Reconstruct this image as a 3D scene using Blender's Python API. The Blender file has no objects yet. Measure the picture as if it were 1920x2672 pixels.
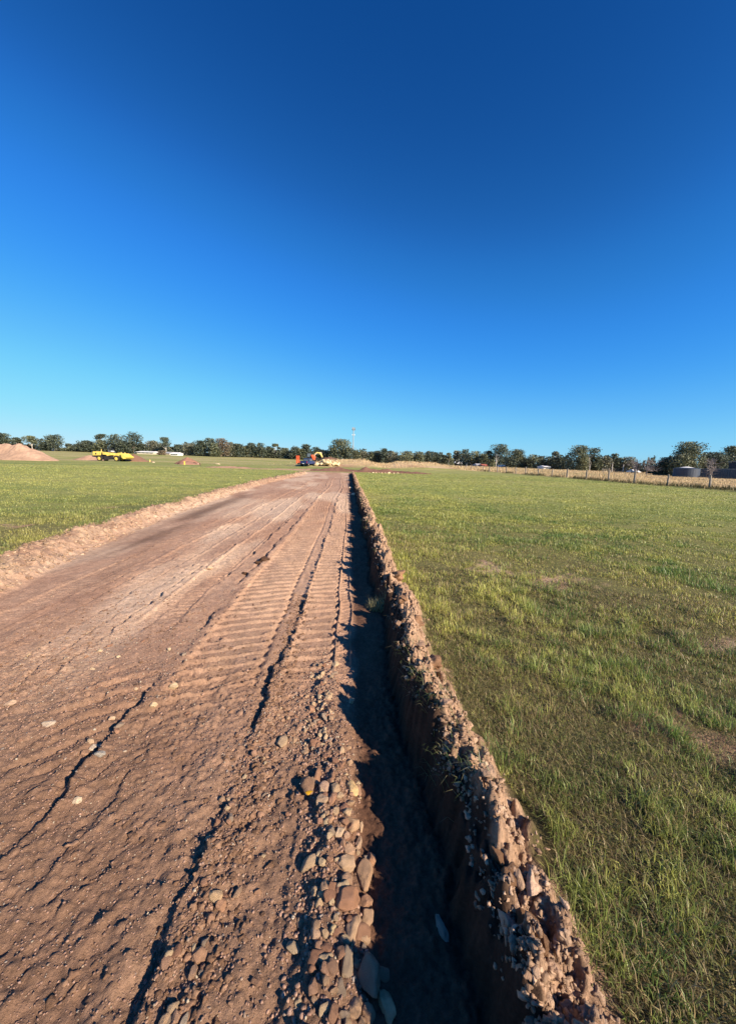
import bpy, math, random
import numpy as np
from mathutils import Vector, Matrix
R_ = math.radians
sc = bpy.context.scene

# ------------------------------------------------------------------ camera
F, W, H = 1000.0, 1920, 2672
ROLL, PITCH, YAW = R_(1.7), R_(-7.5), R_(3.1)
EYE = np.array([0.0, 0.0, 1.65])
def cam_axes():
    cp, sp = math.cos(PITCH), math.sin(PITCH)
    f = np.array([math.sin(YAW) * cp, math.cos(YAW) * cp, sp]); r = np.array([math.cos(YAW), -math.sin(YAW), 0]); u = np.cross(r, f)
    c, s = math.cos(ROLL), math.sin(ROLL)
    return c * r + s * u, -s * r + c * u, f
CR, CU, CF = cam_axes()
cam_d = bpy.data.cameras.new('camera'); cam = bpy.data.objects.new('camera', cam_d); sc.collection.objects.link(cam)
cam_d.sensor_fit = 'VERTICAL'; cam_d.sensor_height = 24; cam_d.lens = 24 * F / H
cam_d.clip_start = 0.05; cam_d.clip_end = 6000
cam.matrix_world = Matrix(((CR[0], CU[0], -CF[0], EYE[0]), (CR[1], CU[1], -CF[1], EYE[1]), (CR[2], CU[2], -CF[2], EYE[2]), (0, 0, 0, 1)))
sc.camera = cam

# ------------------------------------------------------------------ sky + sun
SUN_AZ, SUN_EL = R_(131), R_(28)
w = bpy.data.worlds.new('World'); sc.world = w; w.use_nodes = True
nt = w.node_tree; nt.nodes.clear()
sky = nt.nodes.new('ShaderNodeTexSky'); sky.sky_type = 'NISHITA'; sky.sun_disc = False
sky.sun_elevation = SUN_EL; sky.sun_rotation = SUN_AZ; sky.altitude = 0; sky.air_density = 1.0; sky.dust_density = 0.0; sky.ozone_density = 3.0
dn = nt.nodes.new('ShaderNodeVectorMath'); dn.operation = 'SCALE'; dn.inputs['Scale'].default_value = .1
cv = nt.nodes.new('ShaderNodeRGBCurve'); up = nt.nodes.new('ShaderNodeVectorMath'); up.operation = 'SCALE'; up.inputs['Scale'].default_value = 10
def curve(c, pts):
    c.points[0].location = pts[0]; c.points[1].location = pts[-1]
    for p_ in pts[1:-1]: c.points.new(*p_)
curve(cv.mapping.curves[0], [(0, 0), (.06, .005), (.105, .022), (.17, .052), (.27, .125), (.40, .21), (.60, .31), (1, .50)])
curve(cv.mapping.curves[1], [(0, 0), (.11, .066), (.15, .115), (.19, .19), (.30, .34), (.43, .49), (.62, .66), (1, .80)])
curve(cv.mapping.curves[2], [(0, 0), (.21, .27), (.27, .39), (.34, .61), (.46, .87), (.60, .95), (.75, .97), (1, .98)])
cv.mapping.update()
bg = nt.nodes.new('ShaderNodeBackground'); bg.inputs[1].default_value = 0.05
wo = nt.nodes.new('ShaderNodeOutputWorld')
nt.links.new(sky.outputs[0], dn.inputs[0]); nt.links.new(dn.outputs[0], cv.inputs['Color']); nt.links.new(cv.outputs[0], up.inputs[0]); nt.links.new(up.outputs[0], bg.inputs[0]); nt.links.new(bg.outputs[0], wo.inputs[0])
sl = bpy.data.lights.new('sun', 'SUN'); sl.energy = 4.7; sl.angle = R_(0.5); sl.color = (1.0, 0.84, 0.66)
so = bpy.data.objects.new('sun', sl); sc.collection.objects.link(so)
sdir = Vector((math.sin(SUN_AZ) * math.cos(SUN_EL), math.cos(SUN_AZ) * math.cos(SUN_EL), math.sin(SUN_EL)))
so.rotation_euler = sdir.to_track_quat('Z', 'Y').to_euler()
sc.view_settings.view_transform = 'Standard'; sc.view_settings.look = 'None'
sc.view_settings.exposure = 1.0; sc.view_settings.gamma = 1.0
sc.cycles.max_bounces = 6; sc.cycles.diffuse_bounces = 2; sc.cycles.transmission_bounces = 3; sc.cycles.transparent_max_bounces = 8

# ------------------------------------------------------------------ helpers
rng = np.random.default_rng(7); random.seed(7)
col = sc.collection
def un(x, y, z=0.0):
    d = CF * F + CR * (x - W / 2) - CU * (y - H / 2)
    t = (z - EYE[2]) / d[2]
    return EYE + d * t
def at(px, Y):                      # ground X where the column px meets depth Y (column read near the horizon)
    d = CF * F + CR * (px - W / 2) - CU * (1205 - H / 2)
    return d[0] / d[1] * Y
def zat(px, py, Y):                 # height of a point seen at pixel px,py and depth Y
    d = CF * F + CR * (px - W / 2) - CU * (py - H / 2)
    return EYE[2] + d[2] / d[1] * Y
def sst(a, b, x):
    t = np.clip((x - a) / (b - a), 0, 1); return t * t * (3 - 2 * t)
def _h(ix, iy, s):
    h = (ix.astype(np.int64) * 374761393 + iy.astype(np.int64) * 668265263 + s * 974634777) & 0xffffffff
    h = ((h ^ (h >> 13)) * 1274126177) & 0xffffffff
    h = h ^ (h >> 16)
    h = (h * 2246822519) & 0xffffffff
    return (h ^ (h >> 15)).astype(np.float64) / 4294967295.0
def vn(x, y, s=0):                  # value noise -1..1
    x = np.asarray(x, float); y = np.asarray(y, float)
    ix = np.floor(x); iy = np.floor(y); fx = x - ix; fy = y - iy
    ix = ix.astype(np.int64); iy = iy.astype(np.int64)
    fx = fx * fx * fx * (fx * (fx * 6 - 15) + 10); fy = fy * fy * fy * (fy * (fy * 6 - 15) + 10)
    a = _h(ix, iy, s); b = _h(ix + 1, iy, s); c = _h(ix, iy + 1, s); d = _h(ix + 1, iy + 1, s)
    return 2 * (a * (1 - fx) * (1 - fy) + b * fx * (1 - fy) + c * (1 - fx) * fy + d * fx * fy) - 1
def fbm(x, y, o=4, s=0, g=0.5):
    v = 0; a = 1; t = 0
    for i in range(o):
        v = v + a * vn(x * 2 ** i * (1 + .03 * i) + i * 7.3, y * 2 ** i + i * 3.1, s + i); t += a; a *= g
    return v / t
def cell(x, y, s=0):                # F1 distance and a random id per cell
    x = np.asarray(x, float); y = np.asarray(y, float)
    ix = np.floor(x).astype(np.int64); iy = np.floor(y).astype(np.int64)
    best = np.full(x.shape, 9.0); bid = np.zeros(x.shape)
    for dx in (-1, 0, 1):
        for dy in (-1, 0, 1):
            cx = ix + dx; cy = iy + dy
            px = cx + _h(cx, cy, s); py = cy + _h(cx, cy, s + 17)
            d = np.hypot(px - x, py - y); m = d < best
            best = np.where(m, d, best); bid = np.where(m, _h(cx, cy, s + 31), bid)
    return best, bid
def tagp(o, label=None, cat=None, group=None, kind=None):
    if label: o['label'] = label
    if cat: o['category'] = cat
    if group: o['group'] = group
    if kind: o['kind'] = kind
    return o
def arr_mesh(name, V, quads=None, tris=None, mats=(), cols=None, smooth=False):
    V = np.asarray(V, np.float32)
    me = bpy.data.meshes.new(name); me.vertices.add(len(V)); me.vertices.foreach_set('co', V.ravel())
    nq = 0 if quads is None else len(quads); ntr = 0 if tris is None else len(tris)
    L = []
    if nq: L.append(np.asarray(quads, np.int32).ravel())
    if ntr: L.append(np.asarray(tris, np.int32).ravel())
    L = np.concatenate(L); me.loops.add(len(L)); me.loops.foreach_set('vertex_index', L)
    me.polygons.add(nq + ntr)
    st = np.concatenate([np.arange(nq) * 4, nq * 4 + np.arange(ntr) * 3]).astype(np.int32)
    me.polygons.foreach_set('loop_start', st)
    me.polygons.foreach_set('loop_total', np.concatenate([np.full(nq, 4), np.full(ntr, 3)]).astype(np.int32))
    if smooth: me.polygons.foreach_set('use_smooth', np.ones(nq + ntr, bool))
    me.update(calc_edges=True); me.validate()
    if cols is not None:
        a = me.color_attributes.new('col', 'FLOAT_COLOR', 'POINT')
        c = np.ones((len(V), 4), np.float32); c[:, :3] = cols; a.data.foreach_set('color', c.ravel())
    for m in mats: me.materials.append(m)
    return me
def link(name, me, parent=None):
    o = bpy.data.objects.new(name, me); col.objects.link(o)
    if parent: o.parent = parent
    return o
def empty(name, loc, rz=0):
    o = bpy.data.objects.new(name, None); col.objects.link(o); o.location = loc; o.rotation_euler = (0, 0, rz); o.empty_display_size = .3
    return o
def copy_tree(o, parent=None):
    c = o.copy(); col.objects.link(c)
    if parent: c.parent = parent
    for ch in list(o.children): copy_tree(ch, c)
    return c

# ------------------------------------------------------------------ materials
def mat(name, rgb=(.5, .5, .5), rough=.8, metal=0, vcol=False, noise=None, bump=None, spec=.3, transl=0, trans=0):
    m = bpy.data.materials.new(name); m.use_nodes = True; t = m.node_tree; b = t.nodes['Principled BSDF']
    b.inputs['Roughness'].default_value = rough; b.inputs['Metallic'].default_value = metal; b.inputs['Specular IOR Level'].default_value = spec
    b.inputs['Base Color'].default_value = (*rgb, 1)
    geo = t.nodes.new('ShaderNodeNewGeometry'); src = None
    if vcol:
        a = t.nodes.new('ShaderNodeAttribute'); a.attribute_name = 'col'; src = a.outputs['Color']
    tc = t.nodes.new('ShaderNodeTexCoord')
    if noise:                       # list of (scale, amount)
        for sc_, am in noise:
            n = t.nodes.new('ShaderNodeTexNoise'); n.inputs['Scale'].default_value = sc_; n.inputs['Detail'].default_value = 5; n.inputs['Roughness'].default_value = .65
            t.links.new(tc.outputs['Object'], n.inputs['Vector'])
            mr = t.nodes.new('ShaderNodeMapRange'); mr.inputs[1].default_value = .3; mr.inputs[2].default_value = .7; mr.inputs[3].default_value = 1 - am; mr.inputs[4].default_value = 1 + am
            t.links.new(n.outputs['Fac'], mr.inputs[0])
            mm = t.nodes.new('ShaderNodeVectorMath'); mm.operation = 'SCALE'
            if src is None: mm.inputs[0].default_value = rgb
            else: t.links.new(src, mm.inputs[0])
            t.links.new(mr.outputs[0], mm.inputs['Scale']); src = mm.outputs[0]
    if src is not None: t.links.new(src, b.inputs['Base Color'])
    if bump:                        # list of (scale, distance)
        last = None
        for sc_, ds in bump:
            n = t.nodes.new('ShaderNodeTexNoise'); n.inputs['Scale'].default_value = sc_; n.inputs['Detail'].default_value = 6; n.inputs['Roughness'].default_value = .7
            t.links.new(tc.outputs['Object'], n.inputs['Vector'])
            bp = t.nodes.new('ShaderNodeBump'); bp.inputs['Distance'].default_value = ds; bp.inputs['Strength'].default_value = 1
            t.links.new(n.outputs['Fac'], bp.inputs['Height'])
            if last: t.links.new(last, bp.inputs['Normal'])
            last = bp.outputs[0]
        t.links.new(last, b.inputs['Normal'])
    if transl:
        tr = t.nodes.new('ShaderNodeBsdfTranslucent'); ms = t.nodes.new('ShaderNodeMixShader'); ms.inputs[0].default_value = transl
        if src is not None: t.links.new(src, tr.inputs[0])
        else: tr.inputs[0].default_value = (*rgb, 1)
        out = t.nodes['Material Output']; t.links.new(b.outputs[0], ms.inputs[1]); t.links.new(tr.outputs[0], ms.inputs[2]); t.links.new(ms.outputs[0], out.inputs[0])
    if trans: b.inputs['Transmission Weight'].default_value = trans
    return m
M = dict(
    soil=mat('soil', vcol=True, rough=.95, spec=.15, noise=[(9, .22), (60, .28)], bump=[(35, .012), (160, .006)]),
    turf=mat('turf', vcol=True, rough=.95, spec=.1, noise=[(.6, .15), (14, .25), (90, .3)], bump=[(30, .03)]),
    blade=mat('grass_blade', vcol=True, rough=.45, spec=.45, transl=.3),
    straw=mat('straw_blade', vcol=True, rough=.6, spec=.3, transl=.2),
    stone=mat('stone', vcol=True, rough=.8, spec=.3, noise=[(25, .25), (120, .2)], bump=[(60, .006)]),
    clod=mat('clod', vcol=True, rough=.95, spec=.1, noise=[(40, .25)], bump=[(70, .01)]),
    leaf=mat('leaf', vcol=True, rough=.55, spec=.3, transl=.15),
    bark=mat('bark', (.16, .135, .11), .9, noise=[(4, .3)]),
    palebark=mat('pale_bark', (.52, .48, .42), .8, noise=[(4, .2)]),
    greybark=mat('grey_bark', (.25, .22, .21), .9, noise=[(4, .2)]),
    yellow=mat('yellow_paint', (.72, .54, .12), .55, noise=[(2.5, .25)]),
    cream_y=mat('faded_yellow_paint', (.82, .60, .20), .5, noise=[(2, .12)]),
    orange=mat('orange_paint', (.80, .13, .05), .5, noise=[(2.5, .12)]),
    blue=mat('blue_paint', (.012, .035, .13), .3, spec=.6, noise=[(1.5, .1)]),
    dark=mat('dark_metal', (.03, .028, .03), .6, noise=[(3, .2)]),
    rubber=mat('rubber', (.028, .025, .023), .85, noise=[(8, .3)]),
    glass=mat('dark_glass', (.10, .125, .15), .12, spec=.7, noise=[(1.0, .1)]),
    lamp=mat('tail_lamp', (.45, .02, .02), .3, noise=[(5, .1)]),
    white=mat('white_paint', (.78, .77, .74), .6, noise=[(1.5, .08)]),
    cream=mat('cream_wall', (.62, .55, .44), .8, noise=[(1.5, .12)]),
    redroof=mat('red_roof', (.38, .12, .08), .7, noise=[(2, .15)]),
    greyroof=mat('grey_roof', (.36, .36, .36), .6, noise=[(1, .1)]),
    steelblue=mat('blue_grey_steel', (.05, .068, .10), .6, spec=.3, noise=[(.6, .15)]),
    postw=mat('weathered_wood', (.25, .215, .18), .9, noise=[(6, .35), (30, .2)]),
    wire=mat('wire', (.25, .25, .24), .5, metal=.6, noise=[(5, .1)]),
    galv=mat('galvanised_steel', (.36, .37, .38), .5, metal=.2, noise=[(.8, .1)]),
    skin=mat('skin', (.45, .26, .18), .6, noise=[(10, .05)]),
    shirt=mat('orange_shirt', (.75, .20, .10), .8, noise=[(10, .08)]),
    plastic_y=mat('yellow_plastic', (.85, .62, .10), .5, noise=[(5, .1)]),
    blackp=mat('black_plastic', (.015, .015, .017), .55, noise=[(4, .2)]),
)

# ------------------------------------------------------------------ terrain functions
GZ = 0.15
def lfoot(Y):                       # foot of the left bank
    return np.interp(Y, [-3, 2, 4.4, 6.9, 11.4, 17, 26, 36, 42, 47, 52], [-3.2, -3.55, -3.95, -4.40, -4.85, -5.1, -5.35, -5.1, -4.75, -4.9, -7])
def field_z(X, Y):
    d = np.hypot(X, Y); t = X / np.maximum(Y, 1)
    rise = 2.2 * sst(75, 250, Y) * np.interp(t, [-.25, .1, .6], [1, .45, 0])
    z = GZ + rise + .02 * fbm(X * .5, Y * .5, 3, 5) * sst(1, 4, d) + .022 * fbm(X * 1.8, Y * 1.8, 2, 6) * sst(.8, 1.6, X) * sst(40, 12, d) + .10 * fbm(X * .03, Y * .03, 2, 9) * sst(30, 90, d)
    # grassed spoil berms behind the end of the road
    z = z + 1.25 * np.exp(-((Y - 92) / 7) ** 2) * (sst(-14, -4, X) * sst(10, 3, X) + .95 * sst(7, 12, X) * sst(34, 15, X)) * (1 + .15 * vn(X * .3, Y * .3, 3))
    z = z + .5 * np.exp(-((Y - 88) / 4) ** 2) * sst(-20, -8, X) * sst(30, 20, X)
    z = z + .10 * np.exp(-((X - 30.2) / .7) ** 2) * sst(15, 25, Y) * sst(200, 150, Y) * (1 + .6 * vn(X, Y * .4, 8))
    return z
def bar(xs, Y, c, hw, p, s, amp, y0, y1, seed, rim=.012):
    u = (xs - c) / hw; ins = sst(1.06, .94, np.abs(u))
    jit = .09 * vn(xs * 3 + c, Y * 2.2, seed)
    t = (Y - s * (xs - c)) / p + jit; t = t - np.floor(t)
    ridge = np.clip((t - .40) / .13, 0, 1) * np.clip((.60 - t) / .07, 0, 1) * amp * np.clip(.9 + .4 * vn(xs * 6, Y * 4, seed + 1) + .18 * vn(xs * 25, Y * 20, seed + 5), .2, 1.4)
    pad = .10 * amp * np.cos(2 * np.pi * (t - .35))
    notch = np.exp(-((np.abs(u) - .93) / .1) ** 2) * amp * .8 * np.sign(np.sin(2 * np.pi * (Y - s * (xs - c)) / p * 1.0 + c * 9))
    edge = rim * np.exp(-((np.abs(u) - 1.12) / .1) ** 2) * (.7 + .6 * vn(xs * 8, Y * 9, seed + 2))
    g = sst(y0 - .35, y0 + .35, Y + .35 * vn(xs * 2, Y * .7, seed + 4)) * sst(y1 + 2, y1 - 2, Y)
    return (ins * (ridge + pad - .010 + .5 * notch) + edge) * g
def road_parts(X, Y):
    lf = lfoot(Y) + .10 * vn(Y * 1.1, Y * 0, 41) + .05 * vn(Y * 3.7, Y * 0, 42)
    xs = X + .05 * np.sin(Y * .45) * sst(4, 9, Y) + .12 * np.sin(Y * .16 + 1) * sst(8, 20, Y) + .015 * vn(Y * 1.7, X * 0, 12)
    rough = np.clip(sst(3.3, 2.3, Y + .5 * vn(X * 1.3, Y * .9, 2)) + .55 * sst(.25, .6, vn(X * 1.1, Y * .5, 77) + .3 * vn(X * 4, Y * 2, 78)), 0, 1)
    z = .018 * fbm(X * 1.1, Y * .45, 3, 1) + .010 * fbm(X * 5, Y * 3, 3, 2)
    pads = np.clip(np.exp(-((X + .27) / .19) ** 6) + np.exp(-((X + .96) / .32) ** 6), 0, 1) * sst(2.7, 3.2, Y)
    z = z + .007 * fbm(X * 22, Y * 14, 3, 3) * (.5 + rough) * (1 - .7 * pads) + .0045 * fbm(X * 48, Y * 48, 2, 6) * (.4 + rough) * sst(7, 3, Y)
    z = z + .014 * np.clip(fbm(X * 7, Y * 7, 3, 7) - .12, 0, 1) * rough * 2
    z = z + bar(xs, Y, -.27, .185, .165, .28, .030 * sst(24, 12, Y) + .006, 2.65, 40, 60)
    z = z + bar(xs, Y, -.96, .31, .165, .40, .029 * sst(24, 12, Y) + .006, 2.75, 40, 64)
    z = z + bar(xs, Y, .00, .06, .095, .6, .018, 2.6, 30, 66, .018)
    z = z + bar(xs, Y, -1.86, .17, .10, .25, .016, 3.9, 18, 68, .016)
    z = z + bar(xs, Y, -2.75, .25, .12, .2, .010, 6.0, 30, 70, .016)
    z = z + bar(xs, Y, -3.35, .16, .09, .2, .006, 3.0, 18, 72, .012)
    # ruts: the step between the two wide tracks and smaller ones; steep on the far-from-sun side
    for c, a, y0, y1, wd in ((-.50, .038, .2, 9, .03), (-.45, .03, 9, 36, .04), (-1.36, .036, 1.6, 30, .035), (-1.62, .034, 2.4, 34, .03), (-2.12, .034, 1.0, 34, .03), (-2.52, .028, 2, 24, .03), (-3.02, .026, 3, 40, .03), (-2.82, .03, 1.2, 20, .03), (-3.5, .024, 3, 34, .03), (-1.85, .026, .9, 3.6, .03), (-1.12, .022, .7, 2.6, .03), (-2.3, .024, 1.2, 8, .025), (-.05, .010, 3, 40, .02)):
        q = xs - c - .035 * vn(Y * 1.3, Y * 0 + c, 14) - .022 * vn(Y * 7, Y * 0 + c, 15) - .016 * vn(Y * 19, X * 6 + c, 17) - (.10 * sst(2.2, 4, Y) - .05 if c == -.5 else 0) * 1.0
        prof = sst(-wd * .35, 0, q) * np.exp(-np.clip(q, 0, 9) / (wd * 3.2)) - .55 * np.exp(-((q + wd) / wd) ** 2)
        z = z + a * prof * sst(y0 - .4, y0 + .4, Y) * sst(y1 + 4, y1 - 4, Y) * np.clip((.65 if c > -.6 else .38) + (.75 if c > -.6 else 1.0) * vn(Y * 2.1, Y * 0 + c * 3, 16) + .35 * vn(Y * 9, Y * 0 + c * 3, 18), .03, 1.5)
    # old lug prints across the near soil
    g = sst(3.2, 2.4, Y + .4 * vn(X * 2, Y, 19)) * sst(-3.4, -2.4, X) * sst(.0, -.12, X)
    t = (Y - .85 * X) / .21 + .35 * vn(X * 3, Y * 3, 20); t = t - np.floor(t)
    z = z + g * (.008 * np.exp(-((t - .5) / .16) ** 2) - .010 * np.exp(-((t - .22) / .12) ** 2)) * np.clip(.1 + 1.6 * vn(X * 2.5, Y * 2.5, 21), 0, 1.3)
    d, i = cell(X * 16, Y * 16, 22); z = z + rough * .008 * sst(.55, .05, d + .15 * vn(X * 40, Y * 40, 27)) * (i > .6)
    d, i = cell(X * 34, Y * 34, 24); z = z + (.25 + .75 * rough) * .005 * sst(.5, .1, d) * (i > .3) * sst(7, 4, Y)
    # pebble ridge beside the trench
    rp = np.exp(-((X + .03 + .09 * sst(2, 3, Y)) / .09) ** 2) * sst(3.3, 2.6, Y); z = z + .035 * rp
    # trench
    tr = sst(.03, .13, X + .02 * vn(Y * 3, Y * 0, 25)); z = z - .018 * tr + .5 * tr * .010 * fbm(X * 6, Y * 5, 3, 26)
    # right bank
    w0 = .405 + .05 * sst(1.9, 1.1, Y) + .045 * vn(Y * 1.3, Y * 0, 30) + .03 * vn(Y * 4.3, Y * 0, 31) + .020 * vn(Y * 15, X * 4, 32) + .012 * vn(Y * 34, X * 30, 34)
    wall = sst(-.025, .045, X - w0)
    ca = np.clip(.085 + .05 * vn(Y * 1.9, Y * 0 + 3, 33) + .075 * vn(Y * 5.5, Y * 0, 34) + .03 * vn(Y * 14, X * 5, 29), -.01, .22)
    crest = np.exp(-(np.abs(X - w0 - .155 - .03 * vn(Y * 4, Y * 0, 28)) / .135) ** 3)
    d1, i1 = cell(X * 13, Y * 12, 35); d2, i2 = cell(X * 30, Y * 28, 36); d3, i3 = cell(X * 6.5, Y * 5.5, 37)
    lump = .06 * sst(.6, .15, d3 + .12 * vn(X * 18, Y * 18, 39)) * (i3 > .35) + .030 * sst(.55, .15, d1 + .12 * vn(X * 30, Y * 30, 40)) * (i1 > .25) + .014 * sst(.55, .05, d2) * (i2 > .2) + .026 * (np.abs(fbm(X * 26, Y * 26, 3, 48)) - .15) + .012 * fbm(X * 60, Y * 60, 2, 50)
    back = sst(w0 + .38, w0 + .26, X)
    fz = field_z(X, Y)
    dip = .055 * (np.exp(-((Y - 3.85) / .20) ** 2) + np.exp(-((Y - 4.6) / .10) ** 2) + .9 * np.exp(-((Y - 1.72) / .09) ** 2)) * sst(w0 + .30, w0 + .1, X)
    ca = ca * (1 - np.clip(dip * 17, 0, .9))
    z = z * (1 - wall) + wall * (fz + .004 - .03 * sst(.80, .83, X) - dip + .012 * fbm(X * 6, Y * 6, 2, 38)) + wall * back * (ca * crest + lump * (.35 + 1.15 * crest))
    z = z + (1 - wall) * sst(-.02, .0, X - w0) * lump * .6
    # left bank
    q = lf - X                                            # >0 up the bank
    bank = sst(-.02, .42, q + .05 * fbm(X * 4, Y * 3, 2, 43))
    cr = np.exp(-((q - .50) / .2) ** 2) * np.clip(.05 + .06 * vn(Y * 1.2, Y * 0, 44), 0, .12)
    lump2 = (.045 * sst(.6, .1, d3) * (i3 > .4) + .022 * sst(.55, .05, d1) * (i1 > .3)) * sst(0, .15, q) * sst(1.0, .6, q)
    z = z * (1 - bank) + bank * (fz - .006) + cr + lump2
    end = sst(46.5, 49.5, Y + 1.2 * vn(X * .6, Y * 0, 45))
    z = z * (1 - end) + end * (fz - .006)
    grassy = np.maximum(sst(.52, .85, q + .35 * fbm(X * 2.5, Y * 1.6, 3, 46)), sst(w0 + .29, w0 + .37, X + .07 * vn(Y * 3, X * 9, 47)))
    return z, lf, w0, wall, bank, rough, tr, grassy, end
def dirt_cover(X, Y):               # 0..1 bare soil showing in the turf
    e = lambda cx, cy, rx, ry, k=.25, s=50: sst(1.25, .6, np.hypot((X - cx) / rx, (Y - cy) / ry) + k * 5 * fbm(X * 3 / max(rx, .3), Y * 3 / max(ry, .3), 3, s))
    d = np.maximum.reduce([e(2.7, 4.75, .4, .3), e(1.56, 2.6, .2, .1), e(2.0, 1.9, .28, .16), e(3.3, 3.0, .35, .13), e(2.1, 5.4, .3, .3), e(2.4, 1.55, .3, .3, .3), e(-5.9, 11.5, .7, .8), e(-6.4, 8.0, .4, .2, .3)])
    far = sst(.1, .5, fbm(X * .10, Y * .5, 3, 51) + .15) * sst(49, 51, Y) * sst(64, 58, Y) * sst(-34, -10, X) * sst(3, -3, X)
    f2 = sst(.0, .35, fbm(X * .12, Y * .6, 3, 52) + .2) * np.exp(-((Y - 83.5) / 3.2) ** 2) * sst(-16, -8, X) * sst(28, 22, X)
    f3 = sst(-.1, .3, fbm(X * .15, Y * .5, 3, 53)) * np.exp(-((Y - 86) / 5) ** 2) * sst(-46, -52, X) * sst(-80, -70, X)
    f4 = sst(0, .3, fbm(X * .3, Y * .3, 2, 54)) * np.exp(-((X + 28) / 12) ** 2 - ((Y - 86) / 2.2) ** 2)
    f5 = .7 * sst(.9, .2, np.abs(X - 30.6)) * sst(14, 20, Y)
    return np.clip(np.maximum.reduce([d, far * .9, f2, f3, f4 * .8, f5]), 0, 1)
def straw_cover(X, Y):
    a = sst(30.2, 31.0, X + .3 * vn(X, Y * .5, 55)) * sst(4, 20, Y)
    b = sst(82, 87, Y + 3 * vn(X * .1, Y * 0, 57)) * sst(-16, 2, X)
    c = sst(84, 100, Y) * .40 * sst(-.1, .4, fbm(X * .05, Y * .12, 2, 56) + .2)
    return np.clip(np.maximum.reduce([a, b, c]), 0, 1)
SOIL_A = np.array([.43, .275, .185]); SOIL_B = np.array([.345, .205, .135]); SOIL_PALE = np.array([.56, .41, .29]); SOIL_DK = np.array([.13, .078, .052])
GREEN = np.array([.100, .088, .032]); GREEN2 = np.array([.065, .070, .024]); DRY = np.array([.14, .095, .052]); STRAW = np.array([.60, .45, .26])
def mixc(a, b, t): return a * (1 - t[..., None]) + b * t[..., None]
def turf_col(X, Y):
    n = fbm(X * .35, Y * .8, 3, 60); n2 = fbm(X * 2.2, Y * 2.2, 3, 61)
    c = mixc(GREEN, GREEN2, np.clip(.5 + n, 0, 1)); c = mixc(c, DRY, np.clip(.25 + .5 * n2, 0, .7))
    far = .25 * sst(1, 3, np.hypot(X, Y)) + .75 * sst(3, 22, np.hypot(X, Y)); c = mixc(c, mixc(np.array([.31, .30, .105]), np.array([.21, .24, .07]), np.clip(.5 + 1.2 * fbm(X * .05, Y * .3, 3, 59), 0, 1)), far)
    return c
def soil_col(X, Y, k=None):
    n = fbm(X * 1.3, Y * .35, 4, 62); n2 = fbm(X * 6, Y * 3, 3, 63)
    c = mixc(SOIL_A, SOIL_B, np.clip(.45 + 1.0 * n + .5 * n2, 0, 1))
    return c

# ------------------------------------------------------------------ dirt road with trench and banks (one fine sheet)
xs_ = np.concatenate([np.arange(-6.6, -4.2, .03), np.arange(-4.2, -2.6, .018), np.arange(-2.6, -1.3, .012), np.arange(-1.3, .38, .0085), np.arange(.38, .74, .0055), np.arange(.74, .90, .02)])
ys = [-2.5]
while ys[-1] < 50.2:
    y = ys[-1]; ys.append(y + (.05 if y < .4 else .0085 if y < 2.6 else min(.0024 * y, .10)))
ys = np.array(ys)
X, Y = np.meshgrid(xs_, ys)
z, lf, w0, wall, bank, rough, tr, grassy, end = road_parts(X, Y)
c = soil_col(X, Y)
pale = np.clip(sst(.05, .5, fbm(X * .9, Y * .22, 3, 64) + .35 * sst(-2.2, -2.9, X) * sst(3.6, 4.6, Y) - .3 * sst(3.5, 2.2, Y)), 0, 1)
c = mixc(c, SOIL_PALE, pale * .75)
moist = np.exp(-((X - lf - .55) / .38) ** 2) * sst(-.25, .35, fbm(X * 1.6, Y * .35, 3, 65) + .15) * sst(4, 6, Y) * sst(24, 12, Y)
c = mixc(c, SOIL_DK * 1.15, np.clip(moist, 0, 1) * .85)
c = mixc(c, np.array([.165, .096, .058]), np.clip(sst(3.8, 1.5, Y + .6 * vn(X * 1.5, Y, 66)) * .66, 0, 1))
trk = np.clip(np.exp(-((X + .27) / .2) ** 4) + np.exp(-((X + .96) / .32) ** 4), 0, 1) * sst(2.6, 3.2, Y) * sst(14, 6, Y)
c = mixc(c, np.array([.27, .195, .145]), trk * .35)
c = mixc(c, np.array([.12, .060, .036]), tr * (1 - wall) * .9)  # trench floor colour darkened to deepen the shade lying there
wall_shade = sst(-.08, -.03, X - w0) * sst(.125, .085, X - w0 + .02 * vn(Y * 9, X * 9, 49))      # shade painted dark into the colour of the cut trench wall
c = mixc(c, np.array([.37, .24, .155]) , np.clip(wall, 0, 1) * .9); c = mixc(c, np.array([.045, .026, .018]), wall_shade * .96)
c = c * (1 + .25 * fbm(X * 20, Y * 20, 3, 58) * wall)[..., None]
c = mixc(c, mixc(np.array([.40, .27, .175]), np.array([.25, .15, .10]), np.clip(.5 + 1.3 * fbm(X * 3, Y * 3, 3, 68), 0, 1)), np.clip(bank, 0, 1) * .85)
d_, i_ = cell(X * 45, Y * 45, 67)                           # tiny embedded pebbles
c = np.where(((d_ < .33) & (i_ > .90))[..., None], c * (1.1 + .5 * (i_[..., None] - .8)), c)
c = mixc(c, turf_col(X, Y) * .8, np.clip(grassy, 0, 1))
c = mixc(c, soil_col(X, Y), end * .7)
V = np.stack([X, Y, z], -1).reshape(-1, 3); nx, ny = len(xs_), len(ys)
idx = np.arange(nx * ny).reshape(ny, nx)
q = np.stack([idx[:-1, :-1], idx[:-1, 1:], idx[1:, 1:], idx[1:, :-1]], -1).reshape(-1, 4)
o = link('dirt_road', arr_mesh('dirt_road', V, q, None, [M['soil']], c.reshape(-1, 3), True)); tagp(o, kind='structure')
def road_z(x, y):
    return road_parts(np.atleast_1d(np.asarray(x, float)), np.atleast_1d(np.asarray(y, float)))[0]

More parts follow.
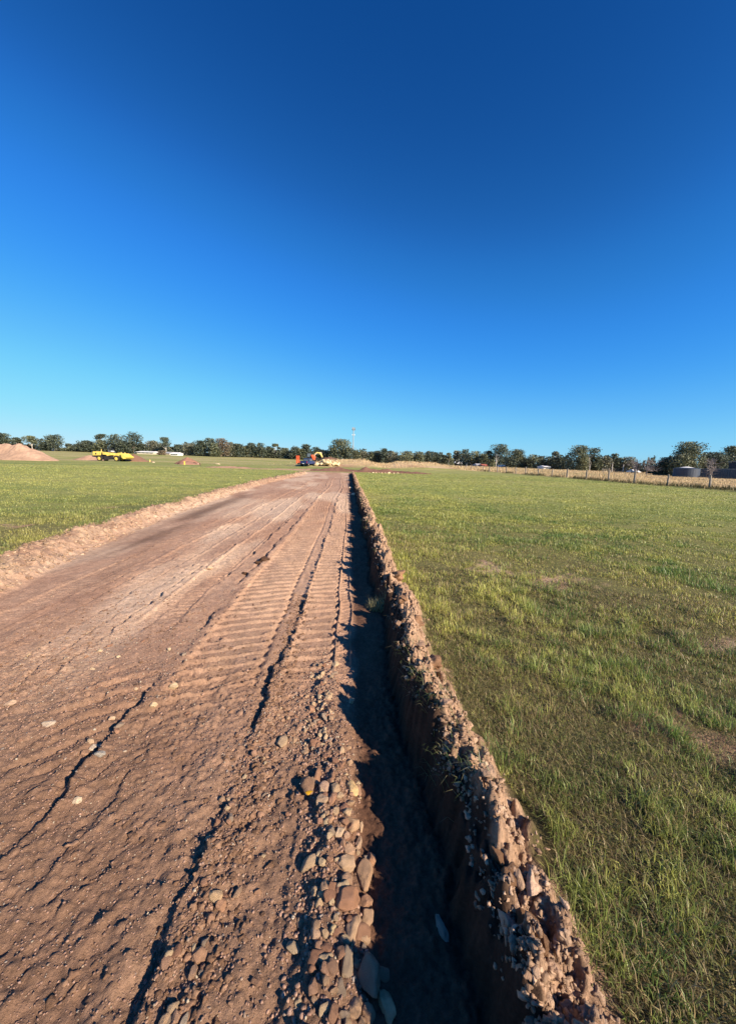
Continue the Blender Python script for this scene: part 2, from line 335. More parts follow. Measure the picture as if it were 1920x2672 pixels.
# ------------------------------------------------------------------ grass field: one sheet to the horizon with the road cut out
def graded(a, b, c0, g, lim):
    out = [a]
    while out[-1] < b: out.append(out[-1] + min(max(c0, abs(out[-1]) * g), lim))
    return np.array(out)
xl = -graded(6.5, 3500, .25, .03, 400)[::-1]; xr = graded(.80, 3500, .08, .03, 400)
gx = np.concatenate([xl, np.array([-6.0, -5, -4, -3, -2, -1, 0]), xr])
gy = np.concatenate([[-400, -150, -60, -25, -12, -6, -3, -2.4], graded(-1.5, 50, .12, .012, .5), graded(50.6, 3500, .5, .012, 300)])
gy = np.unique(np.round(np.where(np.abs(gy - 50.1) < .4, 50.1, gy), 4)); gy = gy[(gy < 49.4) | (gy > 49.9)] if 50.1 in gy else np.sort(np.append(gy, 50.1))
GX, GY = np.meshgrid(gx, gy); gz = field_z(GX, GY)
c = turf_col(GX, GY)
c = mixc(c, STRAW * .85, straw_cover(GX, GY)); c = mixc(c, mixc(SOIL_B, SOIL_PALE, np.clip(.4 * sst(3, 40, GY) + fbm(GX * .2, GY * .8, 2, 70), 0, 1)), dirt_cover(GX, GY) * .9)
V = np.stack([GX, GY, gz], -1).reshape(-1, 3); nx, ny = len(gx), len(gy); idx = np.arange(nx * ny).reshape(ny, nx)
q = np.stack([idx[:-1, :-1], idx[:-1, 1:], idx[1:, 1:], idx[1:, :-1]], -1)
cxm = (gx[:-1] + gx[1:]) / 2; cym = (gy[:-1] + gy[1:]) / 2
CX, CY = np.meshgrid(cxm, cym); keep = ~((CX > -6.5) & (CX < .8) & (CY < 50.1) & (CY > -2.4))
q = q[keep]
o = link('grass_field', arr_mesh('grass_field', V, q.reshape(-1, 4), None, [M['turf']], c.reshape(-1, 3), True)); tagp(o, kind='structure')

# ------------------------------------------------------------------ blades
def blades(x, y, z, h, wd, cols, lean=.7, curl=.5, az=None, lz=None):
    n = len(x); a = rng.uniform(0, 2 * np.pi, n) if az is None else az
    L = (rng.uniform(.1, 1, n) * lean) if lz is None else lz
    face = a + rng.normal(0, .6, n) + np.pi / 2
    wx, wy = np.cos(face) * wd / 2, np.sin(face) * wd / 2
    ux, uy = np.cos(a), np.sin(a)
    m = .55
    mxx, myy, mz = x + ux * h * m * np.sin(L * .7), y + uy * h * m * np.sin(L * .7), z + h * m * np.cos(L * .7)
    L2 = L * (1 + curl)
    tx, ty, tz = mxx + ux * h * (1 - m) * np.sin(L2), myy + uy * h * (1 - m) * np.sin(L2), mz + h * (1 - m) * np.cos(L2)
    V = np.empty((n, 5, 3), np.float32)
    V[:, 0] = np.stack([x - wx, y - wy, z - .01], -1); V[:, 1] = np.stack([x + wx, y + wy, z - .01], -1)
    V[:, 2] = np.stack([mxx - wx * .8, myy - wy * .8, mz], -1); V[:, 3] = np.stack([mxx + wx * .8, myy + wy * .8, mz], -1)
    V[:, 4] = np.stack([tx, ty, tz], -1)
    b = np.arange(n)[:, None] * 5
    return V.reshape(-1, 3), b + np.array([0, 1, 3, 2]), b + np.array([2, 3, 4]), np.repeat(cols, 5, 0)
def polar(n0, r1, r2, b1, b2, k0=3.0):
    th = R_(b2 - b1)
    na = int(n0 * .5 * th * max(0, min(k0, r2) ** 2 - r1 ** 2)) if r1 < k0 else 0
    nb = int(n0 * k0 ** 2 * th * math.log(r2 / max(k0, r1)))
    r = np.concatenate([np.sqrt(rng.uniform(r1 ** 2, max(k0, r1) ** 2, na)), np.exp(rng.uniform(math.log(max(k0, r1)), math.log(r2), nb))])
    b = np.radians(rng.uniform(b1, b2, len(r)))
    return r * np.sin(b), r * np.cos(b), r
def grass_set(name, n0, r1, r2, b1, b2, mask, label, wk=1.0):
    x, y, r = polar(n0, r1, r2, b1, b2)
    k = mask(x, y); x, y, r = x[k], y[k], r[k]
    n = fbm(x * 1.5, y * 1.5, 3, 80); n2 = fbm(x * 5, y * 5, 2, 81); dc = dirt_cover(x, y)
    cd, ci = cell(x * 6.5, y * 6.5, 89); cd2, ci2 = cell(x * 2.1 + 5, y * 2.1, 90); nr = sst(9, 4, r)
    k = rng.uniform(0, 1, len(x)) < (1 - nr * np.clip(.9 * sst(.25, .7, cd) + .35 * (ci < .3), 0, .85)) * np.clip((.95 + 1.4 * n + 1.3 * n2), .38, 1) * (1 - .72 * dc)
    x, y, r, n, n2, ci, ci2, nr = x[k], y[k], r[k], n[k], n2[k], ci[k], ci2[k], nr[k]
    st = fbm(x * .3, y * 2.0, 3, 84) * sst(3, 7, r); h = (.034 + .042 * np.clip(n + .1, -.4, 1) + .026 * n2 + .03 * st) * rng.uniform(.5, 1.9, len(x)); h = (.92 + nr * (1.1 * ci - .5) * .8) * np.clip(h, .016, .15) * (1 - .3 * sst(6, 20, r))
    wd = wk * .0026 * np.maximum(1, r / 2.6) * rng.uniform(.7, 1.5, len(x))
    t = rng.uniform(0, 1, len(x)); g = fbm(x * .8, y * .8, 3, 82)
    cols = mixc(np.array([.42, .42, .10]), np.array([.15, .23, .052]), np.clip(.35 + 1.7 * g + .8 * n2 + .3 * (t - .5), 0, 1))
    cols = cols * (1 + nr * .7 * (ci * .6 + ci2 * .4 - .42))[:, None]
    if wk < .7: cols = cols * np.array([.90, .84, .95])
    dry = (rng.uniform(0, 1, len(x)) < np.clip(.22 - .5 * n + .35 * dc_s(x, y), .08, .7))
    cols = mixc(cols, np.array([.44, .45, .13]), np.clip(sst(3.5, 25, r) * .6 + .5 * st, 0, .85))
    cols = np.where(dry[:, None], mixc(np.array([.38, .29, .14]), np.array([.40, .38, .13]), sst(4, 14, r)) * rng.uniform(.6, 1.25, (len(x), 1)), cols * rng.uniform(.7, 1.3, (len(x), 1)))
    z = surf_z(x, y)
    V, Q, T, C = blades(x, y, z, h, wd, cols, lean=1.3, curl=.7)
    o = link(name, arr_mesh(name, V, Q, T, [M['blade']], C)); tagp(o, label, 'grass', kind='stuff')
def dc_s(x, y): return np.clip(fbm(x * .25, y * .25, 2, 83) + .1, 0, 1)
def surf_z(x, y):
    z = field_z(x, y); k = (x > -6.5) & (x < .8) & (y < 50) & (y > -2.4)
    if k.any(): z[k] = road_parts(x[k], y[k])[0]
    return z
def grass_right(x, y):
    w0 = .405 + .05 * sst(1.9, 1.1, y) + .045 * vn(y * 1.3, y * 0, 30) + .03 * vn(y * 4.3, y * 0, 31)
    edge = w0 + .31 + .08 * vn(y * 3, x * 9, 47)
    return (x > edge) & (x < 31)
def grass_left(x, y):
    q = lfoot(y) + .10 * vn(y * 1.1, y * 0, 41) + .05 * vn(y * 3.7, y * 0, 42) - x + .35 * fbm(x * 2.5, y * 1.6, 3, 46)
    return (q > .66)
grass_set('turf_grass', 22000, .55, 60, -2, 60, grass_right, 'short green grass field to the right of the trench', .85)
grass_set('turf_grass', 17000, 4.3, 60, -52, -2, grass_left, 'mown green grass field to the left of the dirt road', .62)
# flattened thatch between the near tufts
x, y, r = polar(11000, .55, 5.5, -2, 64, 2.2); k = grass_right(x, y); x, y, r = x[k], y[k], r[k]; t_ = rng.uniform(0, 1, (len(x), 1)); z = surf_z(x, y) + .004
V, Q, T, C = blades(x, y, z, rng.uniform(.02, .055, len(x)), .0024 * np.maximum(1, r / 2.6), np.where(t_ < .5, np.array([.17, .125, .06]), np.where(t_ < .7, np.array([.34, .28, .13]), np.array([.17, .19, .055]))) * rng.uniform(.6, 1.2, (len(x), 1)), lz=rng.uniform(1.1, 1.55, len(x)), curl=.02)
o = link('dead_thatch', arr_mesh('dead_thatch', V, Q, T, [M['straw']], C)); tagp(o, 'brown dead thatch lying between the near grass blades', 'grass', kind='stuff')
# dry blades hanging over the trench wall and in the bank
n = 2600; y = np.exp(rng.uniform(math.log(.5), math.log(22), n)); w_ = .405 + .05 * sst(1.9, 1.1, y) + .045 * vn(y * 1.3, y * 0, 30) + .03 * vn(y * 4.3, y * 0, 31)
clump = vn(y * 2.6, y * 0, 85) > .1; y = y[clump]; w_ = w_[clump]; x = w_ + rng.uniform(.02, .26, len(y)); z = road_z(x, y)
V, Q, T, C = blades(x, y, z, rng.uniform(.04, .13, len(y)), .0024 * np.maximum(1, y / 2.5), np.where(rng.uniform(0, 1, (len(y), 1)) < .5, np.array([.30, .28, .14]), np.array([.14, .19, .06])), az=rng.normal(np.pi, .9, len(y)), lz=rng.uniform(.6, 1.5, len(y)))
o = link('overhanging_grass', arr_mesh('overhanging_grass', V, Q, T, [M['blade']], C)); tagp(o, 'loose grass blades and roots hanging over the trench wall', 'grass', kind='stuff')
def tuft(cx, cy, n, rad, hh, label, colr=(.36, .33, .17)):
    a = rng.uniform(0, 2 * np.pi, n); r = rad * np.sqrt(rng.uniform(0, 1, n)); x = cx + r * np.cos(a); y = cy + r * np.sin(a)
    V, Q, T, C = blades(x, y, road_z(x, y), rng.uniform(.5, 1.2, n) * hh, np.full(n, .0045), np.array(colr) * rng.uniform(.6, 1.2, (n, 1)), lean=1.2)
    tagp(link('grass_tuft', arr_mesh('grass_tuft', V, Q, T, [M['straw']], C)), label, 'grass tuft')
p = un(985, 1592, -.03); tuft(p[0], p[1], 240, .10, .16, 'dry grass tuft lying on the shaded trench floor')

# tall dry grass beyond the fence and on the berms
x, y, r = polar(60, 20, 190, -14, 62, 42)
k = rng.uniform(0, 1, len(x)) < straw_cover(x, y) * np.where(x < 30, sst(-20, 0, x), 1) * (1 - .75 * dirt_cover(x, y)); x, y, r = x[k], y[k], r[k]
h = np.where(x > 30, .62, .45) * rng.uniform(.5, 1.3, len(x)) * (1 + .35 * vn(x * .3, y * .3, 86)); h = h * np.where(r > 55, 1, 1) * np.where(x / y > .80, .28, 1)
cols = mixc(STRAW * 1.05, np.array([.26, .24, .10]), np.clip(rng.uniform(-.5, .7, len(x)) + vn(x * .12, y * .3, 87) * .5, 0, 1))
V, Q, T, C = blades(x, y, field_z(x, y), h, .03 * np.maximum(1, r / 45) * rng.uniform(.6, 1.4, len(x)), cols, lean=.6)
o = link('dry_grass', arr_mesh('dry_grass', V, Q, T, [M['straw']], C)); tagp(o, 'tall straw coloured grass beyond the post fence and over the berms', 'dry grass', kind='stuff')
# weeds along the fence foot
n = 5000; y = np.exp(rng.uniform(math.log(22), math.log(150), n)); k = vn(y * .35, y * 0, 88) > -.2; y = y[k]; x = 30.1 + rng.normal(0, .35, len(y))
V, Q, T, C = blades(x, y, field_z(x, y), rng.uniform(.15, .5, len(y)), .035 * np.maximum(1, y / 40), np.array([.10, .09, .04]) * rng.uniform(.5, 1.8, (len(y), 1)), lean=.8)
o = link('fence_weeds', arr_mesh('fence_weeds', V, Q, T, [M['straw']], C)); tagp(o, 'dark weeds growing along the foot of the post fence', 'weeds', kind='stuff')

# ------------------------------------------------------------------ stones
def ico(sub):
    import bmesh
    bm = bmesh.new(); bmesh.ops.create_icosphere(bm, subdivisions=sub, radius=1)
    V = np.array([v.co[:] for v in bm.verts]); T = np.array([[v.index for v in f.verts] for f in bm.faces]); bm.free(); return V, T
def n3(V, s, f):
    return (vn(V[:, 0] * f + 5, V[:, 1] * f + V[:, 2] * f * .7, s) + vn(V[:, 1] * f + 9, V[:, 2] * f - V[:, 0] * f * .6, s + 1)) / 2
I1 = ico(1); I1b = ico(2); I2 = ico(3); I3 = ico(4)
def stone_shape(base, seed, ang=.35, lumpy=.18):
    V, T = base; V = V.copy(); g = np.random.default_rng(seed)
    for _ in range(12):                                     # flatten random facets
        d = g.normal(size=3); d /= np.linalg.norm(d); lim = g.uniform(1 - ang * 1.5, 1 - ang * .5)
        p_ = V @ d; V = V - np.maximum(p_ - lim, 0)[:, None] * d * .93
    V = V * (1 + lumpy * n3(V, seed, 1.6) + .07 * n3(V, seed + 5, 4.5) + .035 * n3(V, seed + 7, 11) + max(lumpy - .3, 0) * (.30 * n3(V, seed + 8, 3.7) + .20 * n3(V, seed + 12, 8)))[:, None]
    return V, T
STONE_C = [(.40, .29, .21), (.46, .36, .26), (.34, .21, .15), (.52, .43, .31), (.30, .25, .21), (.38, .25, .19), (.28, .165, .12)]
def stone_mesh(name, seed, rgb, base=I3, lumpy=.18, ang=.35, m='stone'):
    V, T = stone_shape(base, seed, ang, lumpy)
    cc = np.array(rgb) * np.array([1.06, .95, .80]) * (1 + .25 * n3(V, seed + 9, 2.5))[:, None]
    return arr_mesh(name, V, None, T, [M[m]], cc, True)
def place_stone(px, py, wpx, hpx, rgb, label, z0=None, seed=0, rot=0, nm='rock', cat='rock', group=None, sink=.30, lumpy=.18, m='stone'):
    p = un(px, py, 0.03 if z0 is None else z0)
    gz_ = surf_z(np.array([p[0]]), np.array([p[1]]))[0]; p = un(px, py, gz_ + .015)
    dep = np.dot(p - EYE, CF); sx = wpx / F * dep; 
    view = (p - EYE) / np.linalg.norm(p - EYE); sinb = abs(view[2])
    sy = hpx / F * dep / max(.45, sinb ** .5 * 1.0); ht = min(sx, sy) * .62
    me = stone_mesh(nm, seed, rgb, lumpy=lumpy, m=m, ang=.27); o = link(nm, me)
    if nm == 'soil_clod' and z0: p = np.array([min(p[0], .60 + .03 * math.sin(p[1] * 3)), p[1], p[2]])
    o.location = (p[0], p[1], surf_z(np.array([p[0]]), np.array([p[1]]))[0] + ht * (.5 - sink)); o.scale = (sx / 2, sy / 2, ht / 2 + .004); o.rotation_euler = (rng.normal(0, .12), rng.normal(0, .12), rot)
    tagp(o, label, cat, group); return o
ROCKS = [
 (920, 2055, 34, 42, (.62, .48, .28), 'smooth cream yellow oval rock at the upper right end of the rock line'),
 (875, 2057, 32, 30, (.50, .38, .26), 'tan rock just left of the cream yellow oval rock'),
 (848, 2049, 32, 26, (.48, .35, .28), 'pinkish rock between the flat brown stone and the tan rock'),
 (840, 2084, 36, 34, (.44, .34, .26), 'rounded grey tan rock below the pinkish rock'),
 (805, 2047, 42, 50, (.27, .18, .13), 'flat brown stone with a yellow flake at its lower edge'),
 (868, 2080, 24, 40, (.36, .22, .16), 'narrow brown rock right of the rounded grey tan rock'),
 (899, 2108, 34, 30, (.33, .19, .14), 'dark reddish rock below the cream yellow oval rock'),
 (918, 2149, 42, 38, (.46, .33, .23), 'large blocky tan rock in the upper rock line'),
 (942, 2149, 16, 28, (.55, .42, .31), 'small pale upright stone against the large blocky tan rock'),
 (862, 2130, 24, 20, (.44, .29, .20), 'small orange brown stone left of the large blocky tan rock'),
 (835, 2130, 20, 17, (.40, .24, .18), 'small reddish stone farthest left beside the orange brown stone'),
 (886, 2167, 24, 28, (.60, .49, .38), 'whitish wedge stone under the large blocky tan rock'),
 (903, 2176, 20, 20, (.48, .34, .26), 'small tan stone right of the whitish wedge stone'),
 (936, 2193, 20, 46, (.46, .35, .27), 'long narrow stone standing along the trench edge'),
 (912, 2213, 34, 32, (.48, .34, .25), 'rough tan rock left of the long narrow stone'),
 (905, 2246, 46, 40, (.50, .38, .28), 'large pale lumpy rock in the middle of the rock line'),
 (968, 2240, 30, 34, (.40, .25, .17), 'orange brown rock nearest the trench shadow in the middle'),
 (953, 2278, 46, 70, (.47, .33, .23), 'tall tan rock at the trench edge above the reddish boulder'),
 (905, 2294, 38, 34, (.43, .30, .22), 'brown rock directly above the large reddish boulder'),
 (850, 2312, 30, 40, (.47, .33, .23), 'tilted oval stone left of the large reddish boulder'),
 (822, 2322, 26, 26, (.50, .39, .28), 'small pale tan stone left of the tilted oval stone'),
 (908, 2342, 70, 56, (.40, .235, .16), 'large rounded reddish boulder in the rock line'),
 (955, 2352, 40, 34, (.44, .28, .20), 'pinkish brown rock touching the right of the reddish boulder'),
 (958, 2390, 38, 44, (.47, .34, .25), 'tan rock second below on the right of the reddish boulder'),
 (953, 2436, 34, 46, (.49, .36, .26), 'tan rock third below on the right of the reddish boulder'),
 (922, 2415, 42, 70, (.50, .37, .27), 'long knobbly tan rock below the reddish boulder'),
 (906, 2506, 46, 76, (.36, .30, .24), 'long grey slab standing on edge in the rock line'),
 (965, 2545, 64, 88, (.42, .285, .205), 'biggest brown boulder between the grey slab and the trench'),
 (1012, 2615, 44, 78, (.56, .43, .28), 'smooth pale tan boulder beside the trench near the bottom edge'),
 (928, 2622, 40, 44, (.49, .35, .25), 'rough tan rock below the long grey slab'),
 (962, 2640, 36, 40, (.44, .30, .21), 'brown rock left of the smooth pale tan boulder'),
 (864, 2520, 38, 36, (.30, .20, .15), 'dark brown rock left of the long grey slab'),
 (825, 2424, 36, 34, (.48, .36, .28), 'pinkish tan rock standing apart left of the knobbly rock'),
 (869, 2419, 24, 24, (.60, .50, .33), 'small cream stone between the pinkish tan rock and the knobbly rock'),
 (565, 2333, 52, 30, (.55, .42, .28), 'long cream rock resting in the rut on the left'),
 (577, 2356, 28, 26, (.42, .26, .18), 'small reddish stone below the long cream rock'),
 (521, 2488, 46, 40, (.42, .27, .19), 'reddish brown rock lower in the rut on the left'),
 (504, 2530, 28, 26, (.36, .25, .19), 'dull brown stone under the reddish brown rock of the rut'),
 (460, 2648, 30, 28, (.46, .31, .23), 'pinkish stone near the bottom edge in the rut'),
 (479, 2655, 20, 40, (.38, .34, .30), 'narrow grey stone standing near the bottom edge in the rut'),
 (428, 2658, 24, 34, (.50, .37, .26), 'pale wedge stone nearest the bottom edge in the rut'),
 (128, 1885, 34, 15, (.52, .46, .40), 'whitish flat stone on the gravelly left side of the road'),
 (260, 1960, 32, 15, (.42, .41, .39), 'grey flat stone in the small group of four stones'),
 (245, 1946, 20, 24, (.60, .53, .45), 'white stone on edge in the small group of four stones'),
 (223, 1966, 28, 20, (.38, .25, .18), 'brown stone in the small group of four stones'),
 (270, 1936, 26, 14, (.50, .37, .31), 'pink stone in the small group of four stones'),
 (453, 1791, 23, 15, (.60, .49, .34), 'cream stone with a dark shadow at the end of a rut'),
 (401, 1842, 22, 14, (.60, .48, .34), 'cream stone below and left of the shadowed cream stone'),
 (28, 1833, 30, 14, (.48, .37, .29), 'tan stone at the left edge of the picture'),
 (202, 2086, 22, 18, (.62, .54, .43), 'white pebble lowest on the left side of the road'),
 (292, 1870, 22, 12, (.52, .40, .30), 'tan stone right of the whitish flat stone'),
 (917, 1829, 15, 20, (.56, .43, .30), 'single pale pebble on the tyre track beside the trench'),
 (915, 1273, 9, 6, (.62, .52, .40), 'far pale stone lying in the trench'),
 (923, 1291, 14, 6, (.62, .52, .40), 'long pale stone lying in the trench'),
 (548, 1483, 16, 10, (.52, .40, .30), 'pale stone on the road left of the dark clods'),
 (1155, 2418, 26, 56, (.36, .34, .31), 'grey rock lying in shade on the trench floor'),
]
for i, (px, py, wp, hp, rgb, lab) in enumerate(ROCKS):
    place_stone(px, py, wp, hp, rgb, lab, seed=300 + i * 3, rot=R_(-35) if lab.startswith('long cream') else rng.normal(0, .25))
p = un(805, 2066, .07); sc_ = stone_mesh('yellow_flake', 77, (.75, .45, .02), base=I2); o = link('yellow_flake', sc_); o.location = (p[0], p[1], p[2] - .005); o.scale = (.022, .014, .004); tagp(o, 'small bright yellow flake stuck on the flat brown stone', 'flake')
for px, py, wp, hp, lab in ((690, 1458, 26, 14, 'dark torn clod lying highest on the road'), (676, 1470, 20, 12, 'dark clod left below the torn clod'), (640, 1496, 18, 10, 'smaller dark clod lowest of the three on the road')):
    place_stone(px, py, wp, hp, (.09, .055, .04), lab, seed=500 + px, nm='soil_clod', cat='clod', lumpy=.5, m='clod')

# small stones as individuals (copies of twelve meshes)
protos = [stone_mesh('small_stone', 900 + i, STONE_C[i % 7], base=I2) for i in range(14)]
def scatter_small(n, fx, r1, r2, label, group):
    for i in range(n):
        x_, y_ = fx(); s = random.uniform(r1, r2) * (1 if random.random() < .85 else 1.5)
        z_ = float(road_z([x_], [y_])[0])
        o = link('small_stone', random.choice(protos)); o.location = (x_, y_, z_ + s * .25); o.scale = (s * random.uniform(.8, 1.2), s * random.uniform(.8, 1.4), s * random.uniform(.5, .85)); o.rotation_euler = (random.gauss(0, .3), random.gauss(0, .3), random.uniform(0, 6.28))
        tagp(o, label, 'stone', group)
scatter_small(95, lambda: (random.gauss(-.16, .075), random.uniform(2.0, 3.0)), .010, .026, 'small rounded stone in the pebble patch above the rock line', 'pebbles above the rock line')
scatter_small(110, lambda: (random.gauss(-.02, .055), random.uniform(.85, 2.0)), .010, .024, 'small stone wedged among the larger rocks beside the trench', 'stones among the rock line')
scatter_small(60, lambda: (random.gauss(-.47, .07), random.uniform(.85, 2.4)), .008, .020, 'small stone in the deep rut left of the rock line', 'stones in the rut')
scatter_small(35, lambda: (random.uniform(-2.6, -1.0), random.uniform(2.0, 3.6)), .010, .022, 'small stone on the gravelly left side of the road', 'stones on the left of the road')

# uncountable gravel
def scatter_mesh(name, xs, ys, rs, rgb, base, label, cat, zoff=.2, m='stone', flat=(.5, .9), nvar=10, lumpy=.25):
    n = len(xs); zs = surf_z(xs, ys); shapes = [stone_shape(base, 1200 + i, .4, lumpy)[0] for i in range(nvar)]; T = base[1]; nv = len(base[0])
    a = rng.uniform(0, 2 * np.pi, n); ca, sa = np.cos(a), np.sin(a); v = rng.integers(0, nvar, n)
    S = np.array(shapes)[v]; sx = rs * rng.uniform(.7, 1.3, n); sy = rs * rng.uniform(.7, 1.3, n); sz = rs * rng.uniform(*flat, n)
    px = S[:, :, 0] * sx[:, None]; py = S[:, :, 1] * sy[:, None]; pz = S[:, :, 2] * sz[:, None]
    V = np.stack([px * ca[:, None] - py * sa[:, None] + xs[:, None], px * sa[:, None] + py * ca[:, None] + ys[:, None], pz + (zs + rs * zoff)[:, None]], -1).reshape(-1, 3)
    TT = (T[None] + (np.arange(n) * nv)[:, None, None]).reshape(-1, 3)
    o = link(name, arr_mesh(name, V, None, TT, [M[m]], np.repeat(rgb, nv, 0), False)); tagp(o, label, cat, kind='stuff')
def pick(n, pal, var=.2):
    return np.array(pal)[rng.integers(0, len(pal), n)] * rng.uniform(1 - var, 1 + var, (n, 1))
G = []
def add(n, fx, fy, r0, r1): G.append((fx(n), fy(n), np.exp(rng.uniform(math.log(r0), math.log(r1), n))))
add(2200, lambda n: rng.normal(-.17, .10, n), lambda n: rng.uniform(1.9, 3.25, n), .003, .012)
add(2200, lambda n: rng.normal(-.05, .09, n), lambda n: rng.uniform(.7, 2.1, n), .003, .012)
add(2400, lambda n: rng.normal(-.50, .09, n), lambda n: rng.uniform(.7, 3.0, n), .003, .009)
add(42000, lambda n: rng.uniform(-3.0, .05, n), lambda n: rng.uniform(.7, 3.9, n), .0016, .0065)
add(7000, lambda n: rng.uniform(-3.6, .0, n), lambda n: rng.uniform(3.5, 9, n), .003, .009)
add(2600, lambda n: rng.normal(-1.9, .5, n), lambda n: rng.normal(2.7, .5, n), .003, .013)
add(1500, lambda n: rng.normal(-1.3, .15, n), lambda n: rng.uniform(2.4, 6.0, n), .004, .012)
add(1600, lambda n: rng.uniform(-3.6, -.1, n), lambda n: rng.uniform(4, 12, n), .005, .013)
gxs, gys, grs = [np.concatenate([g[i] for g in G]) for i in range(3)]
k = (gxs < .1) & (gys > .6); gxs, gys, grs = gxs[k], gys[k], grs[k]
scatter_mesh('gravel', gxs, gys, grs, pick(len(gxs), [tuple(.8 * q__ for q__ in c_) for c_ in STONE_C] + [(.24, .145, .10)] * 16 + [(.32, .20, .14)] * 14, .22), I1, 'loose gravel and grit spread over the dirt road', 'gravel')
n = 5200; m_ = rng.uniform(0, 1, n) < .45; yr_ = rng.uniform(.75, 4.6, n)
xr_ = np.where(m_, rng.normal(-.46, .07, n) - .05 * sst(2.2, 4, yr_), rng.uniform(-3.2, -.1, n)); k = m_ | (vn(xr_ * 4, yr_ * 4, 94) > .15); xr_ = xr_[k]; yr_ = yr_[k]; n = len(xr_)
scatter_mesh('soil_crumbs', xr_, yr_, np.exp(rng.uniform(math.log(.005), math.log(.019), n)), pick(n, [(.22, .13, .083), (.27, .165, .105), (.17, .10, .062)], .2), I1b, 'lumps of soil broken up along the ruts of the road', 'soil', -.05, 'clod', (.5, .9), 14, .9)
# crumbly clods on both banks
n = 19000; y = np.exp(rng.uniform(math.log(.55), math.log(46), n)); w_ = .405 + .05 * sst(1.9, 1.1, y) + .045 * vn(y * 1.3, y * 0, 30) + .03 * vn(y * 4.3, y * 0, 31)
x = w_ + .02 + rng.uniform(0, .16, n) + np.abs(rng.normal(0, .07, n)) ; r = np.exp(rng.uniform(math.log(.0035), math.log(.017), n)) * np.maximum(1, y / 5) ** .6
k_ = (vn(y * 2.7, y * 0, 95) + .8 * vn(y * 9, x * 9, 96) > rng.uniform(-1.5, .7, n)) | (y > 9); x, y, r = x[k_], y[k_], r[k_]
n2 = 3800; y2 = np.exp(rng.uniform(math.log(3.6), math.log(44), n2)); x2 = lfoot(y2) - rng.uniform(.0, .85, n2); r2 = np.exp(rng.uniform(math.log(.008), math.log(.04), n2)) * np.maximum(1, y2 / 12) ** .6
xa = np.concatenate([x, x2]); ya = np.concatenate([y, y2]); ra = np.concatenate([r, r2])
scatter_mesh('crumbled_soil', xa, ya, ra, np.concatenate([pick(len(x), [(.36, .24, .16), (.30, .195, .13), (.42, .29, .20)], .2), pick(n2, [(.35, .235, .155), (.29, .185, .125), (.40, .28, .19)], .25)]), I1b, 'crumbled soil clods heaped along the edges of the road', 'soil', .05, 'clod', (.6, 1.1), 14, .95)
n = 95; yb = np.exp(rng.uniform(math.log(.65), math.log(14), n)); wb = .405 + .05 * sst(1.9, 1.1, yb) + .045 * vn(yb * 1.3, yb * 0, 30) + .03 * vn(yb * 4.3, yb * 0, 31)
xb_ = wb + rng.uniform(.03, .27, n); scatter_mesh('broken_clods', xb_, yb, rng.uniform(.015, .036, n) * np.maximum(1, yb / 5) ** .5, pick(n, [(.38, .255, .17), (.33, .215, .145), (.42, .29, .20)], .15), I3, 'large torn clods of soil along the top of the right bank', 'soil', .15, 'clod', (.6, 1.1), 16, .75)
# large clods in the right bank
for i, (px, py, wp, hp, lab) in enumerate(((1372, 2380, 60, 55, 'big crumbly clod at the grass edge low in the right bank'), (1330, 2290, 44, 46, 'crumbly clod above the big clod of the right bank'), (1195, 1765, 52, 60, 'blocky clod sticking up mid way along the right bank'), (1050, 1520, 44, 34, 'sharp clod on the right bank above the trench tuft'), (1095, 1580, 30, 26, 'small clod on the grass side below the sharp clod'), (1320, 2215, 30, 50, 'upright clod leaning to the grass on the right bank'), (1490, 2520, 40, 60, 'lowest clod on the right bank near the bottom edge'), (1120, 1660, 34, 30, 'rounded clod on the right bank above the blocky clod'))):
    place_stone(px, py, wp, hp, (.31, .195, .13), lab, z0=.2, seed=700 + i * 5, nm='soil_clod', cat='clod', lumpy=.6, m='clod', sink=.15)

